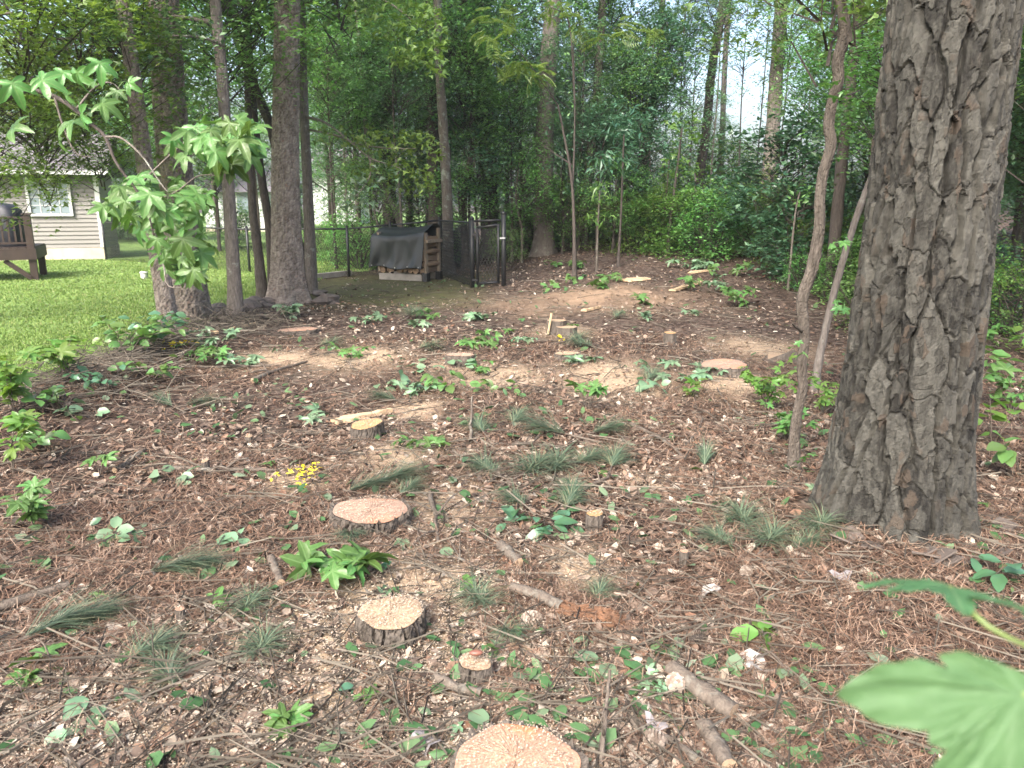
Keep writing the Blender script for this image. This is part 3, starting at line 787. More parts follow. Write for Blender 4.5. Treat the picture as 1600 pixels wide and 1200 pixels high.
def crown_mesh(name, seed, dims, nclus, per, leaf, size, mat, rc=(.35, .8), tmat='bark_dark', tilt=.5, stems=True, shell=.35):
    q = np.random.RandomState(seed); dims = np.array(dims)
    d = q.normal(0, 1, (nclus, 3)); d /= np.linalg.norm(d, axis=1)[:, None]
    rr = (shell + (1 - shell) * q.rand(nclus)) ** .6
    C = d * rr[:, None] * dims * (0.75 + .35 * q.rand(nclus, 1))
    rad = q.uniform(rc[0], rc[1], nclus)
    idx = np.repeat(np.arange(nclus), per); n = len(idx)
    a = q.uniform(0, 6.283, n); b = np.sqrt(q.rand(n)) * rad[idx]
    # tilt of each spray, outward and down
    nt = np.stack([d[:, 0] * .5, d[:, 1] * .5, np.full(nclus, 1.0)], 1) + q.normal(0, .25, (nclus, 3)); nt /= np.linalg.norm(nt, axis=1)[:, None]
    e1 = np.cross(nt, [0.3, 1, 0.1]); e1 /= np.linalg.norm(e1, axis=1)[:, None]; e2 = np.cross(nt, e1)
    P = C[idx] + e1[idx] * (b * np.cos(a))[:, None] + e2[idx] * (b * np.sin(a))[:, None]
    P[:, 2] += q.normal(0, .07, n) - .35 * b ** 2 / rad[idx]
    R = rotm(q.uniform(0, 6.283, n), q.normal(0, tilt, n), q.uniform(0, 6.283, n))
    V, F = scatter(leaf[0], leaf[1], P, R, size * q.uniform(.6, 1.25, n))
    mi = np.zeros(len(F), int)
    if stems:
        vs_, fs_, off = [V], [F], len(V)
        tv = np.array([[math.cos(t), math.sin(t), 0] for t in (0, 2.09, 4.19)])
        for k in range(nclus):
            p0 = np.array([C[k][0] * .08, C[k][1] * .08, C[k][2] - .45 * np.hypot(C[k][0], C[k][1]) - .1]); p1 = C[k]
            pm = (p0 + p1) / 2 + q.normal(0, .12, 3)
            w = .010 + .008 * q.rand()
            ring = np.stack([p0 + tv * w * 1.6, pm + tv * w, p1 + tv * w * .35])
            vs_.append(ring.reshape(-1, 3))
            f = []
            for s in range(2):
                for t in range(3):
                    u = (t + 1) % 3; f += [(s * 3 + t, s * 3 + u, s * 3 + 3 + u), (s * 3 + t, s * 3 + 3 + u, s * 3 + 3 + t)]
            fs_.append(np.array(f) + off); off += 9
        V = np.concatenate(vs_); F = np.concatenate(fs_); mi = np.concatenate([mi, np.ones(len(F) - len(mi), int)])
    return mk_mesh(name, V, F, [M[mat], M[tmat]], False, mi)

CR = {}
for k in range(3):
    CR['oak%d' % k] = crown_mesh('oak_crown', 100 + k, (2.5, 2.5, 2.9), 100, 58, OVAL, .125, 'leaf_dark')
    CR['maple%d' % k] = crown_mesh('maple_crown', 110 + k, (2.2, 2.2, 2.4), 105, 58, MAPLE, .095, 'leaf_mid')
for k in range(2):
    CR['willow%d' % k] = crown_mesh('willow_oak_crown', 120 + k, (2.3, 2.3, 3.0), 95, 74, NARROW, .15, 'leaf_dark')
    CR['lime%d' % k] = crown_mesh('young_crown', 130 + k, (1.8, 1.8, 1.9), 70, 55, OVAL, .105, 'leaf_lime')
    CR['bush%d' % k] = crown_mesh('bush_crown', 140 + k, (1.0, 1.0, 1.05), 48, 48, OVAL, .085, 'leaf_mid', (.2, .42))
    CR['blue%d' % k] = crown_mesh('glossy_crown', 150 + k, (1.3, 1.3, 1.5), 60, 46, OVAL, .13, 'leaf_blue', (.25, .5))
    CR['high%d' % k] = crown_mesh('high_crown', 160 + k, (3.4, 3.4, 3.4), 120, 60, OVAL, .24, 'leaf_dark', (.6, 1.2))
for k in range(2): CR['limemaple%d' % k] = crown_mesh('young_maple_crown', 185 + k, (2.1, 2.1, 2.2), 80, 48, MAPLE, .115, 'leaf_lime')
CR['sparse0'] = crown_mesh('sparse_crown', 180, (2.2, 2.0, 2.0), 46, 38, OVAL, .11, 'leaf_mid', (.3, .7))
CR['sparse1'] = crown_mesh('sparse_crown', 181, (2.2, 2.0, 2.0), 46, 38, MAPLE, .10, 'leaf_dark', (.3, .7))
CR['pine'] = crown_mesh('pine_crown', 170, (2.6, 2.6, 2.2), 80, 90, NEEDLE, .22, 'pine_green', (.15, .3), tilt=1.2)

def stuff_crowns(root, lst):
    for key, p, s, rz in lst:
        q = np.asarray(p, float) - np.array(root.location)
        ob('crown', CR[key], root, q, (0, 0, rz), s)

def px_path(lst, Y0, dY=0.0):
    """trunk control points: the first is where it meets the ground"""
    return [at(u, v, Y0 + dY * k) for k, (u, v) in enumerate(lst)]

# ------------------------------------------------------------------ the big pine on the near side
g = gp(1392, 838); Yb = g[1] + .28
base = at(1388, 838, Yb); base[2] = float(gz(base[0], base[1])) - .06
P = [base, at(1405, 700, Yb), at(1442, 420, Yb), at(1492, 0, Yb)]
dd = P[3] - P[1]; P += [P[3] + dd * 1.6, P[3] + dd * 3.6]
rad = [np.interp(t, [0, .1, .28, .5, 1], [.345, .325, .295, .27, .12]) for t in np.linspace(0, 1, 12)]
k_ = pxm(P[1])
me, o = bark_trunk('pine_bark', P[:4] + [P[3] + dd * .25], [.325, .293, .272, .256, .25], 360, 680, (.085, .27), .037, M['bark_big'], 3, .065, 6, 1.0)
big = thing('pine_tree', 'massive grey plated pine trunk standing in the foreground beside green pine tufts', 'pine tree', o)
ob('trunk', me, big)
up0 = P[3] + dd * .20
me, o2 = bark_trunk('upper_pine_trunk', [up0, up0 + dd * 1.2, up0 + dd * 2.6, up0 + dd * 4.4], [.245, .22, .18, .06], 40, 90, (.1, .3), .02, M['bark_big'], 4)
ob('upper_trunk', me, big, up0 - o)
stuff_crowns(big, [('pine', up0 + dd * 3.4 + np.array([0, 0, 0.]), 1.2, .3), ('pine', up0 + dd * 4.3, .9, 1.9)])
# loose bark flakes at its foot
q = np.random.RandomState(33)
for k in range(16):
    a = q.uniform(3.4, 6.2); r = .43 + .1 * q.rand()
    x, y = base[0] + r * math.cos(a), base[1] + r * math.sin(a)
    w, h = q.uniform(.02, .05), q.uniform(.03, .07)
    mb = MB(); mb.box((0, 0, 0), (w, h, .004)); me = mb.mesh('bark_flake', [M['bark_pine']])
    for vv in me.vertices: vv.co.x *= 1 + .4 * math.sin(vv.co.y * 90 + k); vv.co.z += .2 * vv.co.y * vv.co.y * 10
    ob('bark_flake', me, big, np.array([x, y, float(gz(x, y)) + .02]) - o, (q.normal(0, .3), q.normal(0, .3), q.uniform(0, 6)))

# ------------------------------------------------------------------ pines and hardwoods along the lawn edge
def pine_px(label, pix, wpx, seed, flare, seg=56, rows=420, plate=(.05, .10), depth=.024, top=11.0, crown=True, mat='bark_pine', name='pine_tree'):
    g = gp(*pix[0]); Y = g[1]
    P = [np.array([g[0], Y, g[2] - .05])] + [at(u, v, Y) for u, v in pix[1:]]
    s = pxm(g); rad = [w * .5 * s for w in wpx]
    d = P[-1] - P[-2]; d = d / np.linalg.norm(d)
    P.append(P[-1] + d * 1.0); rad.append(rad[-1] * .97)
    me, o = bark_trunk('pine_bark', P, rad, seg, rows, plate, depth, M[mat], seed, flare)
    r = thing(name, label, 'pine tree', o); ob('trunk', me, r)
    e = P[-1]; hh = max(1.5, (top - e[2]) / max(.3, d[2]))
    me, _ = bark_trunk('upper_pine_trunk', [e - d * .12, e + d * hh * .5, e + d * hh], [rad[-1] * .97, rad[-1] * .75, rad[-1] * .3], 16, 24, (.1, .3), .006, M[mat], seed + 1)
    ob('upper_trunk', me, r, e - d * .12 - o)
    if crown: stuff_crowns(r, [('pine', e + d * hh * .8, .9, seed)])
    return r, Y, P
t1, Y1, _ = pine_px('thin reddish pine leaning over, foremost of the pines at the lawn edge', [(266, 527), (258, 470), (232, 300), (212, 150), (192, 0)], (30, 27, 24, 22, 19), 21, .03, 40, 360, (.035, .07), .014, crown=False)
t2, Y2, _ = pine_px('stout dark pine with flaring base just behind the thin leaning pine', [(296, 500), (291, 440), (275, 280), (264, 150), (255, 0)], (58, 54, 49, 46, 42), 22, .07, 72, 440)
t5, Y5, _ = pine_px('straight tall pine with wide root flare between lawn and tarped woodpile', [(452, 474), (450, 430), (446, 300), (447, 150), (449, 0)], (54, 46, 41, 38, 36), 25, .12, 64, 440)

def hard_px(name, label, pix, wpx, mat, Y=None, limbs=(), crowns=(), seed=0, top=None, group=None, cat='tree', seg=10, rough=None):
    g = gp(*pix[0])
    if Y is None: Y = g[1]
    else:
        p = at(pix[0][0], pix[0][1], Y); g = np.array([p[0], Y, float(gz(p[0], Y))])
    P = [np.array([g[0], Y, g[2] - .05])] + [at(u, v, Y) for u, v in pix[1:]]
    s = pxm(np.array([g[0], Y, 1.6])); rad = [w * .5 * s for w in wpx]
    if top:
        d = P[-1] - P[-2]; d = d / np.linalg.norm(d); d[2] = max(d[2], .5)
        P.append(P[-1] + d * (top - P[-1][2]) / d[2]); rad.append(rad[-1] * .35)
    lb = [([at(u, v, Y + dy) for u, v, dy in lp], a * .5 * s, b * .5 * s) for lp, a, b in limbs]
    if rough:
        rad[0] *= 1.25
        me, o = bark_trunk('bark', P, rad, 36, 420, rough[:2], rough[2], M[mat], seed)
        r = thing(name, label, cat, o, group=group); ob('trunk', me, r)
        for lp, a, b in lb:
            k = max(6, 3 * len(lp)); mb = MB(); mb.tube(spline(np.array(lp) - o, k), np.linspace(a, b, k), 7); ob('limb', mb.mesh('limb', [M[mat]], True), r)
    else:
        me, o = plain_trunk(P, rad, M[mat], seg, 12 + 4 * len(P), seed, .06, lb)
        r = thing(name, label, cat, o, group=group); ob('trunk', me, r)
    stuff_crowns(r, crowns)
    return r, Y
t3, Y3 = hard_px('sweetgum_tree', 'slim grey hardwood with pale bark standing between stout pine and tall pine', [(368, 503), (366, 440), (356, 280), (348, 130), (336, 0)], (26, 22, 18, 17, 16), 'bark_grey', rough=(.03, .09, .007),
    limbs=[([(350, 50, 0), (330, 35, .1), (290, 28, .2), (240, 20, .3), (205, 12, .4)], 9, 3), ([(352, 72, 0), (320, 60, -.2), (285, 56, -.4), (245, 57, -.5)], 6, 2), ([(206, 10, .3), (160, 25, .1), (110, 40, 0)], 5, 1.5)],
    crowns=[('maple0', at(330, -120, 11.2), .9, .4), ('maple1', at(190, -60, 11.8), .8, 2.0)], seed=3, top=9)
t4, Y4 = hard_px('leaning_tree', 'dark crooked hardwood leaning away behind the tall pine', [(482, 452), (455, 330), (425, 205), (403, 150), (379, 78), (366, 30), (352, -10)], (20, 15, 15, 15, 16, 16, 15), 'bark_dark', Y=13.6,
    crowns=[('maple2', at(350, -140, 13.6), 1, 1.2)], seed=4, top=9)
hard_px('forked_tree', 'thin black stemmed tree rising just beside the tall pine on its lawn side', [(427, 470), (421, 360), (406, 260), (394, 156), (387, 50), (380, -30)], (15, 13, 13, 12, 12, 11), 'bark_dark', Y=13.2, crowns=[('maple1', at(400, -150, 13.5), .9, .2)], seed=5, top=8)
hard_px('young_tree', 'thin mossy young tree leaning towards the slim grey hardwood', [(411, 470), (404, 400), (395, 330), (390, 240), (386, 120)], (18, 15, 13, 12, 9), 'bark_brown', Y=12.4, crowns=[('lime0', at(392, 60, 12.6), .55, .2)], seed=6)
t6, Y6 = hard_px('maple_tree', 'grey barked maple with long low branches just behind the tall pine', [(485, 458), (484, 380), (480, 280), (474, 150), (470, 0)], (20, 18, 15, 14, 13), 'bark_grey', Y=13.6, rough=(.03, .09, .007),
    limbs=[([(474, 182, 0), (505, 190, -.3), (540, 215, -.6), (575, 245, -.8), (600, 255, -.9), (625, 262, -1.)], 4.5, 1.2), ([(478, 202, 0), (520, 210, -.4), (560, 225, -.6), (610, 232, -.9), (650, 232, -1.1)], 4, 1.2),
           ([(578, 248, -.8), (578, 275, -.9), (562, 300, -1), (548, 320, -1)], 2.2, 1), ([(470, 10, 0), (530, -20, -.3), (600, 0, -.6), (655, 40, -.9)], 5, 1.5)],
    crowns=[('maple0', at(520, -160, 13.8), .9, 2.2)], seed=7, top=9)

def spray(root, ells, n, leaf, size, mat, seed, name='foliage', droop=.5):
    """leaves scattered in flattened ellipses given as (u, v, Y, ru px, rv px, weight)"""
    q = np.random.RandomState(seed); Ps = []
    w = np.array([e[5] for e in ells], float); w /= w.sum()
    for k in q.choice(len(ells), n, p=w):
        u, v, Y, ru, rv, _ = ells[k]
        a = q.uniform(0, 6.283); r = math.sqrt(q.rand())
        Ps.append(at(u + ru * r * math.cos(a), v + rv * r * math.sin(a), Y + q.normal(0, .35)))
    Ps = np.array(Ps); R = rotm(q.uniform(0, 6.283, n), q.normal(droop, .45, n), q.normal(-1.57, .8, n))
    V, F = scatter(leaf[0], leaf[1], Ps - np.array(root.location), R, size * q.uniform(.7, 1.2, n))
    ob(name, mk_mesh(name, V, F, [M[mat]]), root)
GUMLOW = gum_leaf(0, 1, .2, .3, 1)
spray(t6, [(545, 212, 13.0, 60, 18, 1.2), (610, 222, 12.8, 60, 22, 1.6), (650, 240, 12.7, 45, 38, 1.6), (640, 285, 12.7, 40, 25, 1.), (590, 262, 12.8, 40, 20, .8)], 560, MAPLE, .10, 'leaf_lime', 71)
spray(t6, [(585, 285, 12.6, 35, 18, 1), (560, 312, 12.6, 25, 16, 1), (600, 262, 12.6, 25, 12, .6)], 60, MAPLE, .13, 'wilt', 72)
spray(t6, [(600, 20, 12.6, 60, 40, 1), (655, 50, 12.6, 45, 50, 1.5), (680, 90, 12.6, 22, 30, .7), (640, 90, 12.6, 30, 20, .5)], 620, MAPLE, .11, 'leaf_lime', 73)
spray(t6, [(478, 60, 13.3, 14, 60, 1), (480, 90, 13.2, 12, 20, 1)], 70, OVAL, .10, 'leaf_mid', 74)
spray(t3, [(245, 62, 10, 40, 25, 1), (355, 230, 10.2, 14, 60, .6), (300, 150, 10.4, 60, 60, 1)], 170, MAPLE, .10, 'leaf_mid', 75)

# right side: curved slim trunk and its thin companion
t7, Y7 = hard_px('crooked_sapling', 'slim crooked trunk bending up beside the massive pine', [(1242, 735), (1241, 690), (1246, 645), (1254, 608), (1253, 570), (1257, 530), (1255, 500), (1254, 466), (1270, 415), (1280, 356), (1281, 310), (1286, 272), (1298, 228), (1295, 195), (1301, 157), (1310, 125), (1309, 95), (1319, 58), (1318, 30), (1311, -10)], (21, 18, 16, 16, 16, 16, 17, 18, 19, 17, 16, 16, 17, 16, 16, 17, 17, 18, 16, 15), 'bark_brown', rough=(.022, .06, .006),
    limbs=[([(1298, 140, 0), (1325, 148, .2), (1345, 140, .3)], 5, 2), ([(1255, 520, 0), (1242, 510, -.1), (1238, 505, -.15)], 5, 2)], crowns=[('maple0', at(1330, -330, 4.6), .55, .7)], seed=8, top=5.5)
t8, Y8 = hard_px('thin_sapling', 'thin grey stem slanting up behind the crooked trunk', [(1272, 612), (1280, 560), (1300, 470), (1322, 390), (1345, 320), (1372, 250)], (13, 12, 11, 11, 10, 9), 'bark_grey', crowns=[('bush0', at(1400, 130, 6.6), .6, .2)], seed=9)
spray(t7, [(1250, 545, 4.4, 14, 16, 1), (1310, 138, 4.4, 30, 14, .8), (1262, 720, 4.3, 10, 15, .6), (1310, 375, 4.4, 16, 14, 1.), (1310, 480, 4.5, 14, 12, .6)], 34, GUMLOW, .045, 'gum', 76)

# ------------------------------------------------------------------ sweetgum bough hanging in from the side
def near_bough():
    Yg = 2.7
    tx, ty = -2.55, 2.75
    tz = float(gz(tx, ty))
    main = [at(-90, 190, Yg), at(0, 158, Yg), at(45, 141, Yg), at(95, 156, Yg), at(140, 192, Yg - .05), at(165, 215, Yg - .08), at(182, 255, Yg - .1), at(215, 300, Yg - .12), at(232, 335, Yg - .15), at(243, 380, Yg - .15)]
    side = [[at(165, 214, Yg - .08), at(190, 216, Yg - .1), at(222, 244, Yg - .12), at(250, 285, Yg - .15), at(262, 300, Yg - .2)],
            [at(212, 296, Yg), at(245, 262, Yg - .05), at(300, 215, Yg - .05), at(355, 200, Yg - .05), at(385, 215, Yg - .1)],
            [at(230, 318, Yg), at(275, 300, Yg - .1), at(310, 275, Yg - .1), at(345, 275, Yg - .15)],
            [at(120, 170, Yg), at(150, 135, Yg), at(175, 130, Yg), at(195, 150, Yg)],
            [at(240, 370, Yg - .1), at(255, 410, Yg - .12), at(262, 445, Yg - .15), at(285, 450, Yg - .2)],
            [at(85, 150, Yg), at(100, 200, Yg), at(120, 240, Yg), at(150, 245, Yg)]]
    tr = [np.array([tx, ty, tz - .05]), np.array([tx - .03, ty + .02, 1.2]), np.array([tx + .05, ty, 2.2]), np.array([tx, ty + .05, 3.6]), np.array([tx + .1, ty, 5.2])]
    st = [np.array([tx + .03, ty, 1.75]), (np.array([tx + .03, ty, 1.9]) + main[0]) / 2 + [0, 0, .1]] + main
    me, o = plain_trunk(tr, [.045, .04, .034, .025, .01], M['bark_grey'], 10, 24, 5, .03)
    r = thing('sweetgum_tree', 'young sweetgum whose drooping bough of star leaves hangs before the beige house', 'tree', o)
    ob('trunk', me, r)
    mb = MB(); pts = spline(np.array(st) - o, 60)
    mb.tube(pts, np.interp(np.linspace(0, 1, 60), [0, .3, .75, 1], [.014, .009, .0045, .002]), 7)
    ob('bough', mb.mesh('bough', [M['bark_dark']], True), r)
    for s_ in side:
        mb = MB(); mb.tube(spline(np.array(s_) - o, 14), np.linspace(.0045, .0014, 14), 5); ob('twig', mb.mesh('twig', [M['bark_grey']], True), r)
    nodes = np.concatenate([spline(np.array(s_), 12)[2:] for s_ in side] + [spline(np.array(main), 60)[18:]])
    leaves = [mk_mesh('sweetgum_leaf', *gum_leaf(0, 3, .18 + .1 * k, .45, k), [M['gum_vein']], True) for k in range(4)]
    q = np.random.RandomState(88)
    spots = []
    for u, v, ru, rv, n in ((335, 250, 70, 40, 34), (375, 230, 25, 25, 9), (255, 345, 75, 50, 40), (285, 400, 50, 55, 24), (190, 345, 30, 28, 12), (150, 150, 60, 25, 7), (120, 200, 45, 30, 5), (30, 160, 40, 25, 4), (285, 445, 28, 20, 6), (60, 220, 60, 40, 3)):
        for k in range(n):
            a = q.uniform(0, 6.283); rr = math.sqrt(q.rand()); spots.append((u + ru * rr * math.cos(a), v + rv * rr * math.sin(a)))
    mbp = MB()
    for k, (u, v) in enumerate(spots):
        c = at(u, v - 28, Yg - .1 + q.normal(0, .16))
        ex = np.array([q.normal(.1, .65), q.normal(-.25, .45), -1 + abs(q.normal(0, .6))]); ex /= np.linalg.norm(ex)
        ez = np.array([q.normal(0, .5), -.65 + q.normal(0, .45), .65 + q.normal(0, .4)]); ez -= ex * np.dot(ez, ex); ez /= np.linalg.norm(ez)
        ey = np.cross(ez, ex)
        L = q.uniform(.045, .078)
        lo = ob('leaf', leaves[k % 4], r)
        lo.matrix_local = Matrix([[ex[i] * L, ey[i] * L, ez[i] * L, c[i] - o[i]] for i in range(3)] + [[0, 0, 0, 1]])
        nd = nodes[np.argmin(np.linalg.norm(nodes - c, axis=1))]
        if np.linalg.norm(nd - c) < .2:
            mbp.tube(spline(np.array([nd, (nd + c) / 2 + [0, 0, .012], c]) - o, 5), [.0013] * 5, 3, False)
    tag(ob('petioles', mbp.mesh('petioles', [M['gum']]), r), kind='stuff')
near_bough()

# ------------------------------------------------------------------ leaf close to the lens, on its own sapling
def lens_leaf():
    o = np.array([.66, .62, float(gz(.66, .62))])
    r = thing('sweetgum_sapling', 'sweetgum sapling with large blurred star leaves close to the camera', 'sapling', o)
    m = vein_leaf('near_sweetgum_leaf', [(0, (0.075, 0.155, 0.064)), (1, (0.075, 0.155, 0.064))], 0.0, (0.105, 0.195, 0.09), .3, .75)
    nt = m.node_tree
    def put(c, ex, ez, L, seed, curl=.10, fold=.22):
        ex = ex / np.linalg.norm(ex); ez = ez - ex * np.dot(ez, ex); ez /= np.linalg.norm(ez); ey = np.cross(ez, ex)
        me = mk_mesh('sweetgum_leaf', *gum_leaf(4, 6, curl, fold, seed, True), [m], True)
        l = ob('leaf', me, r)
        l.matrix_local = Matrix([[ex[i] * L, ey[i] * L, ez[i] * L, c[i] - o[i]] for i in range(3)] + [[0, 0, 0, 1]])
    def on(u, v, d): return CAMP + ray(u, v) * d
    c1 = on(1598, 1084, .47)
    im = lambda a, dz=0: RIGHT * math.cos(math.radians(a)) + UPV * math.sin(math.radians(a)) + FWD * dz
    put(c1, im(233, -.1), -FWD * .9 + UPV * .35 + RIGHT * .1, .105, 2)
    c2 = on(1484, 917, .62); dn = ray(1484, 917); dn = dn / np.linalg.norm(dn)
    put(c2, im(178) * .9 - dn * .35, UPV * .99 - dn * .02, .062, 4, .16, .1)
    c3 = on(1600, 950, .60)
    put(c3, im(165) * .8 - dn * .3, UPV * .97 - dn * .08, .055, 5, .1, .12)
    mb = MB()
    stem = spline([np.array([0, 0, -.03]), np.array([.02, -.02, .5]), np.array([-.02, 0, .95]), np.array([.03, -.02, 1.25])], 20)
    mb.tube(stem, np.linspace(.009, .003, 20), 8); ob('stem', mb.mesh('stem', [M['bark_grey']], True), r)
    g2 = plain('green_petiole', (.13, .18, .06), .5, .15, 20)
    for c, s_ in ((c1, stem[15]), (c2, stem[17]), (c3, stem[18])):
        mb = MB(); a = c - o; mid = (a + s_) / 2 + np.array([0, 0, .02])
        if c is c2: mid = on(1600, 1008, .58) - o
        mb.tube(spline([a, mid, s_], 12), [.0022] * 12, 6); ob('petiole', mb.mesh('petiole', [g2], True), r)
lens_leaf()

# ------------------------------------------------------------------ woods
def wood_trunk_mesh(seed, mat):
    q = np.random.RandomState(seed)
    p = np.array([[0, 0, -.1], [q.normal(0, .08), q.normal(0, .08), 3], [q.normal(0, .2), q.normal(0, .2), 6], [q.normal(0, .3), q.normal(0, .3), 10]])
    limbs = []
    for k in range(5):
        z = q.uniform(2.2, 7); a = q.uniform(0, 6.283); L = q.uniform(.8, 2)
        limbs.append(([np.array([0, 0, z]), np.array([.5 * L * math.cos(a), .5 * L * math.sin(a), z + .3 * L]), np.array([L * math.cos(a), L * math.sin(a), z + .75 * L])], .03, .008))
    me, _ = plain_trunk(p, [.12, .105, .085, .04], M[mat], 9, 22, seed, .05, limbs)
    return me
WT = [wood_trunk_mesh(200 + k, m) for k, m in enumerate(('bark_dark', 'bark_grey', 'bark_dark', 'bark_lichen', 'bark_brown'))]

# trunks that can be picked out in the photograph
NAMED = [
 ('oak_tree', 'broad grey trunk standing alone on the leafy slope just beyond the gate', [(850, 388), (850, 300), (852, 180), (862, 40), (866, -20)], (36, 29, 27, 25, 24), 'bark_grey', 19.5, [('oak0', (862, -160), 1.0), ('oak1', (800, 60), .8)]),
 ('oak_tree', 'black straight trunk rising right behind the tarped woodpile', [(681, 372), (678, 250), (672, 100), (668, -20)], (26, 22, 18, 16), 'bark_dark', 19.0, [('oak1', (650, -90), 1.0), ('willow0', (600, 150), .75)]),
 ('lichened_tree', 'pale lichened trunk between woodpile and gate', [(700, 400), (699, 330), (694, 220), (686, 100), (684, -10)], (19, 17, 15, 13, 12), 'bark_lichen', 17.6, [('maple2', (720, 40), .7)]),
 ('oak_tree', 'thick dark double trunk deep in shade behind the gate', [(766, 372), (764, 280), (758, 150), (756, 0)], (32, 27, 24, 22), 'bark_dark', 22.5, [('willow1', (765, 60), .9)]),
 ('oak_tree', 'dark trunk directly above the woodpile corner by the lawn', [(610, 372), (608, 300), (604, 180), (600, 60), (598, -20)], (24, 20, 18, 16, 15), 'bark_dark', 20.5, [('willow0', (560, 60), .95)]),
 ('maple_tree', 'slim leaning trunk whose foot is hidden by the woodpile', [(640, 380), (622, 340), (598, 290), (575, 230), (568, 150)], (11, 10, 9, 8, 7), 'bark_grey', 19.0, [('maple0', (556, 110), .7)]),
 ('pine_tree', 'lichen-streaked curved trunk behind the two forked saplings', [(912, 385), (914, 330), (924, 230), (934, 130), (942, 0)], (16, 15, 14, 13, 12), 'bark_lichen', 20.5, [('oak2', (955, -80), .8), ('blue0', (965, 190), .9)]),
 ('oak_tree', 'bare trunk leaning against the brightest gap of sky', [(1090, 365), (1092, 290), (1104, 200), (1112, 110), (1126, 30), (1135, -40)], (17, 15, 14, 13, 12, 12), 'bark_dark', 23.0, [('willow1', (1130, -120), .8)]),
 ('pine_tree', 'pale hazy trunk standing in front of the white sky gap', [(1196, 330), (1204, 250), (1212, 140), (1220, 20), (1224, -40)], (26, 23, 21, 19, 18), 'bark_grey', 21.0, [('maple0', (1260, -190), .6)]),
 ('pine_tree', 'faded slender trunk right beside the leaning bare trunk', [(1122, 330), (1128, 220), (1132, 110), (1140, -20)], (10, 9, 8, 8), 'bark_grey', 27.0, []),
 ('oak_tree', 'dark trunk seen between crooked sapling and massive pine', [(1306, 372), (1312, 290), (1324, 180), (1338, 60), (1345, -20)], (20, 18, 17, 16, 15), 'bark_dark', 12.5, [('maple1', (1380, -60), .7), ('oak1', (1250, -210), .7)]),
 ('maple_tree', 'dark thin trunk on the woodland edge beyond the lone broad trunk', [(1000, 360), (1010, 240), (1030, 90), (1036, -20)], (12, 11, 10, 9), 'bark_dark', 24.0, [('oak2', (985, 40), .85)]),
]
for k, (nm, lab, pix, w, mat, Y, crs) in enumerate(NAMED):
    hard_px(nm, lab, pix, w, mat, Y=Y, crowns=[(c, at(uv[0], uv[1], Y + .6), s, k * 1.1) for c, uv, s in crs], seed=300 + k, top=11, seg=12)

# saplings at the edge of the woods
SAPL = [
 ('forked_sapling', 'pair of thin bare forked stems on the slope, nearer than the lone broad trunk', [(898, 425), (897, 360), (893, 280), (880, 205), (872, 165)], (7, 5.5, 4.5, 3.5, 3), 'bark_dark', 14.2,
   [([(894, 300, 0), (897, 240, .1), (898, 160, .2), (896, 60, .2)], 4, 1.2), ([(872, 165, 0), (845, 125, -.3), (815, 85, -.6), (790, 60, -.8)], 2.6, 1), ([(893, 258, 0), (875, 245, 0), (845, 225, 0)], 3, 1), ([(898, 160, .2), (890, 40, .2), (870, 15, 0), (840, 10, -.2)], 3, 1)]),
 ('thin_sapling', 'pale straight sapling stem in front of glossy leaved shrubs', [(966, 405), (970, 340), (973, 260), (975, 210)], (4.5, 3.6, 3.2, 2.5), 'bark_dark', 15.5, []),
 ('thin_sapling', 'very thin greenish sapling between forked stems and pale sapling', [(932, 418), (934, 360), (937, 300)], (3.6, 3, 2), 'bark_lichen', 15.0, []),
 ('thin_sapling', 'dark thin sapling curving up under the bright sky gap', [(1043, 392), (1048, 340), (1056, 280), (1066, 200)], (6, 5, 4, 3), 'bark_dark', 17.5, []),
 ('thin_sapling', 'bare whip of a sapling among low shrubs near the crooked trunk', [(1236, 392), (1242, 340), (1250, 300)], (3.5, 3, 2), 'bark_grey', 13.0, []),
]
sap = []
for k, (nm, lab, pix, w, mat, Y, lb) in enumerate(SAPL):
    r, _ = hard_px(nm, lab, pix, w, mat, Y=Y, limbs=lb, seed=400 + k, seg=7); sap.append(r)
# mimosa-like fronds on the forked sapling
FROND = []
fv, ff = [], []
for s in range(-1, 2, 2):
    for k in range(9):
        x = .12 + k * .1; L = .34 * math.sin(math.pi * (k + 2) / 12)
        b = len(fv)
        fv += [[x, 0, -.25 * x * x], [x + .10, s * L * .5, .03 - .25 * x * x], [x + .17, s * L, -.06 - .25 * x * x], [x + .015, s * L * .55, -.25 * x * x]]
        ff += [[b, b + 1, b + 2], [b, b + 2, b + 3]]
FROND = T(fv, ff)
spray(sap[0], [(760, 45, 13.4, 18, 22, .7), (800, 95, 13.4, 40, 16, 1.), (830, 105, 13.6, 40, 14, 1.), (790, 25, 13.4, 30, 20, .7), (870, 20, 13.9, 50, 18, 1.2), (940, 45, 14, 50, 20, 1.2), (1000, 40, 14, 30, 20, .6)], 85, FROND, .34, 'leaf_lime', 77, 'fronds', .35)
spray(sap[0], [(896, 120, 14.2, 22, 60, 1)], 30, OVAL, .09, 'leaf_mid', 78)
spray(sap[1], [(975, 200, 15.5, 35, 40, 1), (960, 250, 15.5, 40, 20, 1)], 170, NARROW, .22, 'leaf_blue', 79)
spray(sap[2], [(937, 300, 15, 20, 20, 1), (935, 340, 15, 22, 15, .6)], 60, NARROW, .16, 'leaf_lime', 80)
spray(sap[3], [(1068, 200, 17.5, 30, 30, 1), (1060, 255, 17.5, 28, 22, 1)], 120, MAPLE, .14, 'leaf_lime', 81)
spray(sap[4], [(1250, 300, 13, 22, 22, 1)], 36, OVAL, .1, 'leaf_mid', 82)

